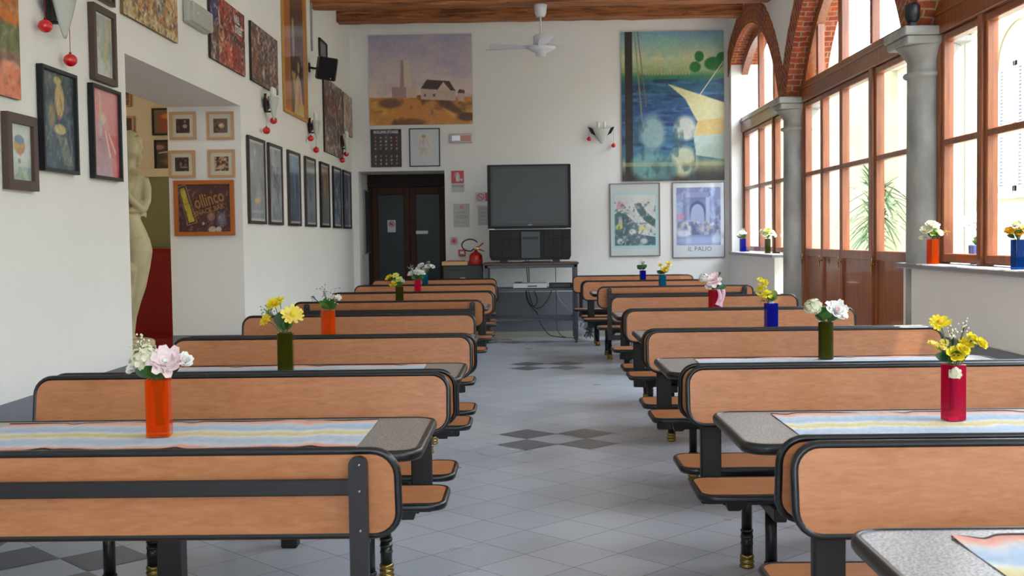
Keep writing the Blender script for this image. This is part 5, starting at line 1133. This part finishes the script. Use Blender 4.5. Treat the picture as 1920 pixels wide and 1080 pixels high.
cable([(-.03, YC+.05, 1.10), (-.02, YC+.05, .75), (-.03, YC+.05, .62), (.03, YC+.05, .42), (.12, YC+.05, .40), (.22, YC+.05, .50), (.28, YC+.05, .64)], .006, DC, 'dark cable looping in a wide bow under the shelf')
cable([(.03, YC-.06, .655), (.08, YC-.06, .52), (.06, YC-.06, .44), (.0, YC-.06, .44), (-.05, YC-.06, .56), (-.07, YC-.06, .655)], .006, DC, 'short dark cable loop under the silver player')
cable([(.33, YC, 1.02), (.33, YC, .7), (.335, YC, .5), (.33, YC, .25), (.35, YC, .1), (.42, YC-.04, .02), (.55, YC-.1, .012)], .005, mat('grey_cable', (90, 100, 108), .5), 'straight grey cable dropping behind the shelf to the floor')
cable([(.33, YC-.03, .66), (.37, YC-.03, .52), (.45, YC-.02, .42), (.56, YC-.05, .33), (.62, YC-.1, .2), (.64, YC-.2, .05)], .005, WC, 'white cable crossing behind the leg of the television table')
cable([(-.617, 14.95, .90), (-.618, 14.7, 1.0), (-.617, 14.50, 1.01), (-.614, 14.42, .90), (-.612, 14.46, .72)], .005, DC, 'thin dark cable curling over the corner of the television table')
rr = random.Random(4)
for k, (m_, lb) in enumerate(((WC, 'tangled white cable coil on the floor beside the television table leg'), (DC, 'tangled dark cable coil on the floor beside the television table leg'))):
    cable([(.64+.10*k+rr.gauss(0, .035), 14.72+.09*k+rr.gauss(0, .05), max(.012, .11+rr.gauss(0, .08))) for _ in range(34)], .0042, m_, lb)
tag(MB().bbox(-.10, .26, 14.46, 14.57, 1.0125, 1.028, .003).build('black_box', M_blackpl), 'flat black box lying under the television between its feet', 'box')
# cabinet
t = thing('metal_cabinet', (-.87, 14.62, 0), 'dark metal drawer cabinet beside the television table', 'cabinet')
MB().bbox(-.245, .245, .0, .5, .01, .985, .006).build('body', mat('dark_green_grey_steel', (52, 56, 56), .45), t)
for z0, z1 in ((.70, .93), (.44, .68), (.18, .42)):
    d = MB().bbox(-.225, .225, -.012, .001, z0, z1, .004).build('drawer', mat('dark_green_grey_steel'), t); MB().bbox(-.03, .035, -.022, -.011, (z0+z1)/2, (z0+z1)/2+.016, .002).build('handle', mat('silver'), d)
tag(MB().bbox(-1.13, -.80, 14.58, 15.0, .9855, 1.035, .006).build('wooden_board', mat('pale_pine', (206, 168, 116), .6)), 'thick pale wooden board lying on the metal cabinet', 'board')
tag(MB().bbox(-1.07, -.85, 14.62, 14.9, 1.0355, 1.045, .002).build('red_folder', mat('faded_red_card', (160, 72, 70), .6)), 'faded red folder lying on the pale board', 'folder')
t = thing('fire_extinguisher', (-.70, 14.70, .986), 'red fire extinguisher with its black hose curled up, on the metal cabinet', 'fire extinguisher')
MB().lathe(0, 0, [(.075, 0), (.083, .006), (.085, .03), (.085, .10), (.078, .13), (.055, .155), (.025, .168), (.022, .185), (.0, .187)], 24).build('cylinder', M_red, t)
MB().tube([(0, 0, .18), (0, 0, .215)], .016, 12).bbox(-.02, .045, -.012, .012, .20, .225, .003).build('valve', mat('brass'), t)
MB().tube([(-.01, 0, .215), (.05, 0, .24), (.10, 0, .285)], .008, 8).tube([(.0, 0, .205), (.06, 0, .195), (.11, 0, .175)], .007, 8).build('lever', M_red, t)
hp = [(-.02, -.02, .21)]+[(-.07+.105*math.cos(a), -.03, .255+.075*math.sin(a)) for a in np.linspace(-PI*.45, -PI*1.85, 22)]
MB().tube(hp, .0085, 8).build('hose', M_blackpl, t)
MB().lathe(0, 0, [(.0865, .035), (.087, .036), (.087, .07), (.0865, .071)], 24).build('label', mat('old_label', (176, 60, 50), .6), t)
# mirror panel and switch on the side of the door recess
t = thing('wall_panel', (DX0, 15.93, 1.14), 'narrow grey glass panel on the side of the door recess', 'panel'); MB().box(.001, .02, -.27, .27, 0, .87).build('backing', M_dado, t); MB().box(.02, .024, -.25, .25, .02, .85).build('glass', mat('grey_glass', (90, 94, 98), .15), t)
t = thing('light_switch', (DX0, 15.42, 1.10), 'small white light switch beside the door recess panel', 'switch'); MB().bbox(.001, .01, -.04, .04, -.04, .04, .003).build('plate', M_white, t); MB().bbox(.01, .014, -.012, .012, -.02, .02, .001).build('rocker', M_dado, t)
#PART4
# ------------------------------------------------------------------ statue in the passage
M_marble = mat('aged_marble', (206, 192, 152), .55, noise=((7, 7, 3), (170, 158, 122), 5, .4, .7), bump=.2)
t = thing('statue', (-2.96, 8.3, 0), 'cream marble statue of a standing woman in the passage, half hidden by the wall edge', 'statue')
b = MB()
def loft(secs, n=20):
    vs = []; fs = []
    for (z, cx, cy, rx, ry) in secs:
        for k in range(n): a = 2*PI*k/n; vs.append((cx+rx*math.cos(a), cy+ry*math.sin(a), z))
    for i in range(len(secs)-1):
        for k in range(n): fs.append((i*n+k, i*n+(k+1) % n, (i+1)*n+(k+1) % n, (i+1)*n+k))
    fs.append(tuple(range(n))[::-1]); fs.append(tuple((len(secs)-1)*n+k for k in range(n))); b.add(vs, fs)
loft([(.60, .02, 0, .06, .09), (.66, .02, 0, .045, .05), (.78, .03, 0, .052, .055), (.90, .05, .0, .068, .07), (1.0, .07, 0, .085, .085), (1.15, .085, 0, .105, .10), (1.27, .09, 0, .12, .115), (1.36, .07, 0, .12, .11)])
loft([(.60, -.12, .05, .06, .09), (.66, -.12, .04, .045, .05), (.85, -.11, .0, .058, .06), (1.0, -.09, -.03, .065, .065), (1.15, -.06, 0, .095, .09), (1.3, -.04, 0, .11, .11)])
loft([(1.22, .03, 0, .17, .115), (1.30, .035, 0, .172, .12), (1.40, .02, 0, .155, .105), (1.50, .0, 0, .13, .09), (1.56, -.005, 0, .125, .085), (1.66, .0, 0, .14, .10), (1.75, .01, 0, .155, .105), (1.81, .02, 0, .15, .085), (1.85, .03, 0, .09, .06), (1.88, .04, 0, .05, .05)])
loft([(1.83, .04, 0, .055, .055), (1.90, .05, -.005, .047, .05), (1.97, .055, -.01, .05, .055)])
b.ball((.055, -.015, 2.02), .085, 20, 0, (.92, 1.05, 1.25))                    # head
b.ball((.055, -.098, 2.0), .013, 8, 0, (.8, 1.2, 1.8)); b.ball((.03, -.088, 2.025), .010, 8); b.ball((.08, -.088, 2.025), .010, 8); b.ball((.055, -.092, 1.965), .014, 8, 0, (1.3, .6, .6))
for k in range(44):                                                             # wavy hair
    th = PI*(.05+.5*rr.random()); ph = rr.uniform(-.15, PI+.15); r_ = .088
    b.ball((.055+r_*math.sin(th)*math.cos(ph), .005+r_*1.05*math.sin(th)*math.sin(ph), 2.02+r_*1.25*math.cos(th)), .021, 7, 0, (1, 1, .8))
b.ball((.06, .10, 2.05), .042, 12); b.tube([(.12, .02, 2.0), (.128, .03, 1.94), (.115, .02, 1.88)], [.02, .024, .014], 8)
b.tube([(.15, .01, 1.79), (.17, .02, 1.72), (.168, .03, 1.63), (.15, .0, 1.56)], [.045, .042, .036, .032], 12)        # arm to the waist
b.tube([(.15, .0, 1.56), (.13, -.08, 1.60), (.09, -.125, 1.66)], [.033, .028, .022], 12); b.ball((.075, -.13, 1.675), .028, 10, 0, (1, .6, 1.1))
for k in range(4): b.tube([(.07, -.14, 1.66+.016*k), (.035, -.145, 1.675+.018*k), (.0, -.135, 1.67+.018*k)], [.009, .008, .006], 6)
b.tube([(.08, -.145, 1.69), (.06, -.15, 1.72)], [.009, .007], 6)
b.tube([(-.12, .0, 1.79), (-.17, .0, 1.68), (-.18, -.05, 1.56)], [.045, .04, .032], 12); b.tube([(-.18, -.05, 1.56), (-.08, -.13, 1.60), (.02, -.12, 1.55)], [.032, .027, .02], 12)
# hand closing round the waist with separate fingers
b.ball((.125, -.02, 1.565), .030, 10, 0, (.6, 1.1, .9)); b.tube([(.0, -.115, 1.55), (.09, -.09, 1.56), (.125, -.04, 1.565)], [.02, .022, .024], 10)
for k in range(4): b.tube([(.132, -.005, 1.585-.018*k), (.152, .03, 1.582-.02*k), (.150, .065, 1.575-.02*k), (.135, .085, 1.572-.02*k)], [.010, .0098, .009, .007], 7)
b.tube([(.12, -.04, 1.585), (.142, -.02, 1.615), (.148, .0, 1.63)], [.010, .009, .007], 7)
b.ball((-.06, -.10, 1.72), .05, 12); b.ball((.07, -.10, 1.72), .05, 12)
b.tube([(-.18, -.02, 1.36), (-.05, -.12, 1.25), (.08, -.11, 1.12), (.03, -.07, .95), (-.05, -.03, .75), (-.06, 0, .62)], [.03, .05, .055, .06, .06, .055], 12)   # drapery
b.lathe(-.03, 0, [(.22, .565), (.235, .58), (.235, .61), (.20, .625)], 24)
o = b.build('figure', M_marble, t); md = o.modifiers.new('r', 'REMESH'); md.mode = 'VOXEL'; md.voxel_size = .0085; md.use_smooth_shade = True
md = o.modifiers.new('s', 'SMOOTH'); md.factor = .5; md.iterations = 4
MB().lathe(-.03, 0, [(.25, 0), (.25, .04), (.21, .07), (.2, .50), (.24, .54), (.24, .57)], 24).build('pedestal', mat('pale_stone', (190, 184, 168), .7), t)
# dark red settee against the far room wall
t = thing('red_settee', (-3.9, 10.5, 0), 'dark red high-backed settee in the room behind the statue', 'sofa')
MR = mat('dark_red_vinyl', (138, 6, 10), .45)
MB().bbox(-.9, .78, .22, .36, .08, 1.27, .03).build('backrest', MR, t); MB().bbox(-.9, .72, -.25, .24, .30, .46, .04).build('seat', MR, t); MB().bbox(-.88, .70, -.22, .22, .04, .30, .01).build('base', mat('black_vinyl', (20, 16, 16), .5), t)

# ------------------------------------------------------------------ courtyard
M_cwall = mat('sunny_cream_render', (168, 158, 128), .9, noise=((1.2, 1.2, 1.2), (150, 140, 112), 5, .35, .7))
struct(MB().box(3.02, 12, -8, 26, -.25, -.05).build('floor_courtyard', mat('pale_paving', (170, 166, 156), .8)))
struct(MB().box(7.0, 7.3, -8, 26, -.05, 4.6).build('wall_courtyard', M_cwall))
struct(MB().box(3.02, 7.3, 22, 22.3, -.05, 4.6).build('wall_courtyard_end', M_cwall))
pl = MB()
for y in (12.0, 18.6): pl.bbox(6.82, 7.0, y, y+.5, -.05, 4.4, .02)
pl.bbox(6.85, 7.0, -8, 22, 4.4, 4.6, .02); struct(pl.build('trim_22', mat('pale_stone', (190, 184, 168), .7)))
# window with shutters and an arch moulding
t = thing('shuttered_window', (6.98, 16.5, 0), 'pale grey louvred shutters under a round moulding across the courtyard', 'shutters')
MS = mat('pale_grey_paint', (182, 184, 190), .6)
for y0, y1 in ((-.62, -.02), (.02, .62)):
    s = MB(); s.bbox(-.07, -.02, y0, y0+.06, 1.9, 3.75, .004).bbox(-.07, -.02, y1-.06, y1, 1.9, 3.75, .004).bbox(-.07, -.02, y0, y1, 1.9, 1.98, .004).bbox(-.07, -.02, y0, y1, 3.67, 3.75, .004).bbox(-.07, -.02, y0, y1, 2.8, 2.88, .004)
    for k in range(34):
        z = 2.0+k*.05
        if 2.77 < z < 2.89: continue
        s.add([(-.065, y0+.06, z), (-.065, y1-.06, z), (-.025, y1-.06, z+.04), (-.025, y0+.06, z+.04)], [(0, 1, 2, 3)])
    s.box(-.02, -.012, y0+.01, y1-.01, 1.91, 3.74); s.build('shutter', MS, t)
am = MB(); am.tube([(-.03, .85*math.cos(a), 3.78+.62*math.sin(a)) for a in np.linspace(0, PI, 20)], .07, 8); am.bbox(-.1, 0, -.8, .8, 1.8, 1.89, .01); am.build('moulding', mat('pale_stone'), t)
def yucca(x, y, z0, n, L_, lab, seed):
    rnd = random.Random(seed); t = thing('yucca', (x, y, -.05), lab, 'plant', 'spiky plants in the courtyard')
    MB().lathe(0, 0, [(.17, .0), (.22, .30), (.24, .33), (.21, .34)], 20).build('pot', mat('terracotta', (160, 92, 62), .8), t)
    MB().tube([(0, 0, .3), (.03, .02, z0*.6), (-.02, .03, z0)], [.05, .045, .04], 10).build('stem', mat('yucca_bark', (116, 98, 76), .9), t)
    b = MB()
    for i in range(n):
        an = rnd.uniform(0, 2*PI); el = rnd.uniform(-.5, 1.35); d = Vector((math.cos(an)*math.cos(el), math.sin(an)*math.cos(el), math.sin(el)))
        zz = z0+rnd.uniform(-.45, .1); LL = L_*rnd.uniform(.7, 1.1); s = d.cross(Vector((0, 0, 1))).normalized(); vs = []
        for k in range(7):
            u = k/6; c_ = Vector((0, .03, zz))+d*LL*u-Vector((0, 0, 1))*.35*LL*u*u; wv = .024*(1-u)**.6*(.5+.5*min(1, u*5)); vs += [c_-s*wv, c_+s*wv]
        b.add(vs, [(2*k, 2*k+1, 2*k+3, 2*k+2) for k in range(6)], 0, True)
    b.build('foliage', mat('yucca_green', (70, 100, 42), .5), t)
yucca(4.5, 14.9, 1.95, 150, .80, 'spiky yucca outside the tall glazed doors, beside the stone column', 5)
yucca(4.75, 15.9, 1.5, 90, .65, 'shorter spiky yucca behind the taller one outside the glazed doors', 6)
# blue pot with white flowers on the outer ledge
t = thing('flower_pot', (2.96, 7.55, 1.1105), 'ribbed pale blue pot with white flowers outside the window by the column', 'flower pot')
b = MB(); n = 36; prof = [(.075, 0), (.085, .04), (.088, .12), (.084, .125), (.08, .11), (.001, .10)]; vs = []; fs = []
for r, z in prof:
    for k in range(n): a = 2*PI*k/n; q = r*(1+.035*(k % 2)*(r > .07)); vs.append((q*math.cos(a), q*math.sin(a), z))
for i in range(len(prof)-1):
    for k in range(n): fs.append((i*n+k, i*n+(k+1) % n, (i+1)*n+(k+1) % n, (i+1)*n+k))
fs.append(tuple(range(n))[::-1]); b.add(vs, fs).build('pot', mat('pale_blue_ceramic', (90, 140, 214), .4), t)
for i in range(9):
    b = MB(); q = (rr.gauss(0, .05), rr.gauss(0, .06), .17+rr.random()*.14); petals(b, q, (rr.uniform(-.5, .5), rr.uniform(-.8, 0), .7), .045, 3, rr, (0, 0), .6, 7); b.build('flower', PET['white'], t)
b = MB()
for i in range(16): leafb(b, (0, 0, .10), (rr.uniform(-1, 1), rr.uniform(-1, 1), rr.uniform(.6, 2)), .12, .05)
for i in range(7): b.tube([(0, 0, .1), (rr.gauss(0, .03), rr.gauss(0, .03), .2), (rr.gauss(0, .07), rr.gauss(0, .07), .35+.1*rr.random())], .002, 4)
b.build('leaves', LEAF['g'], t)
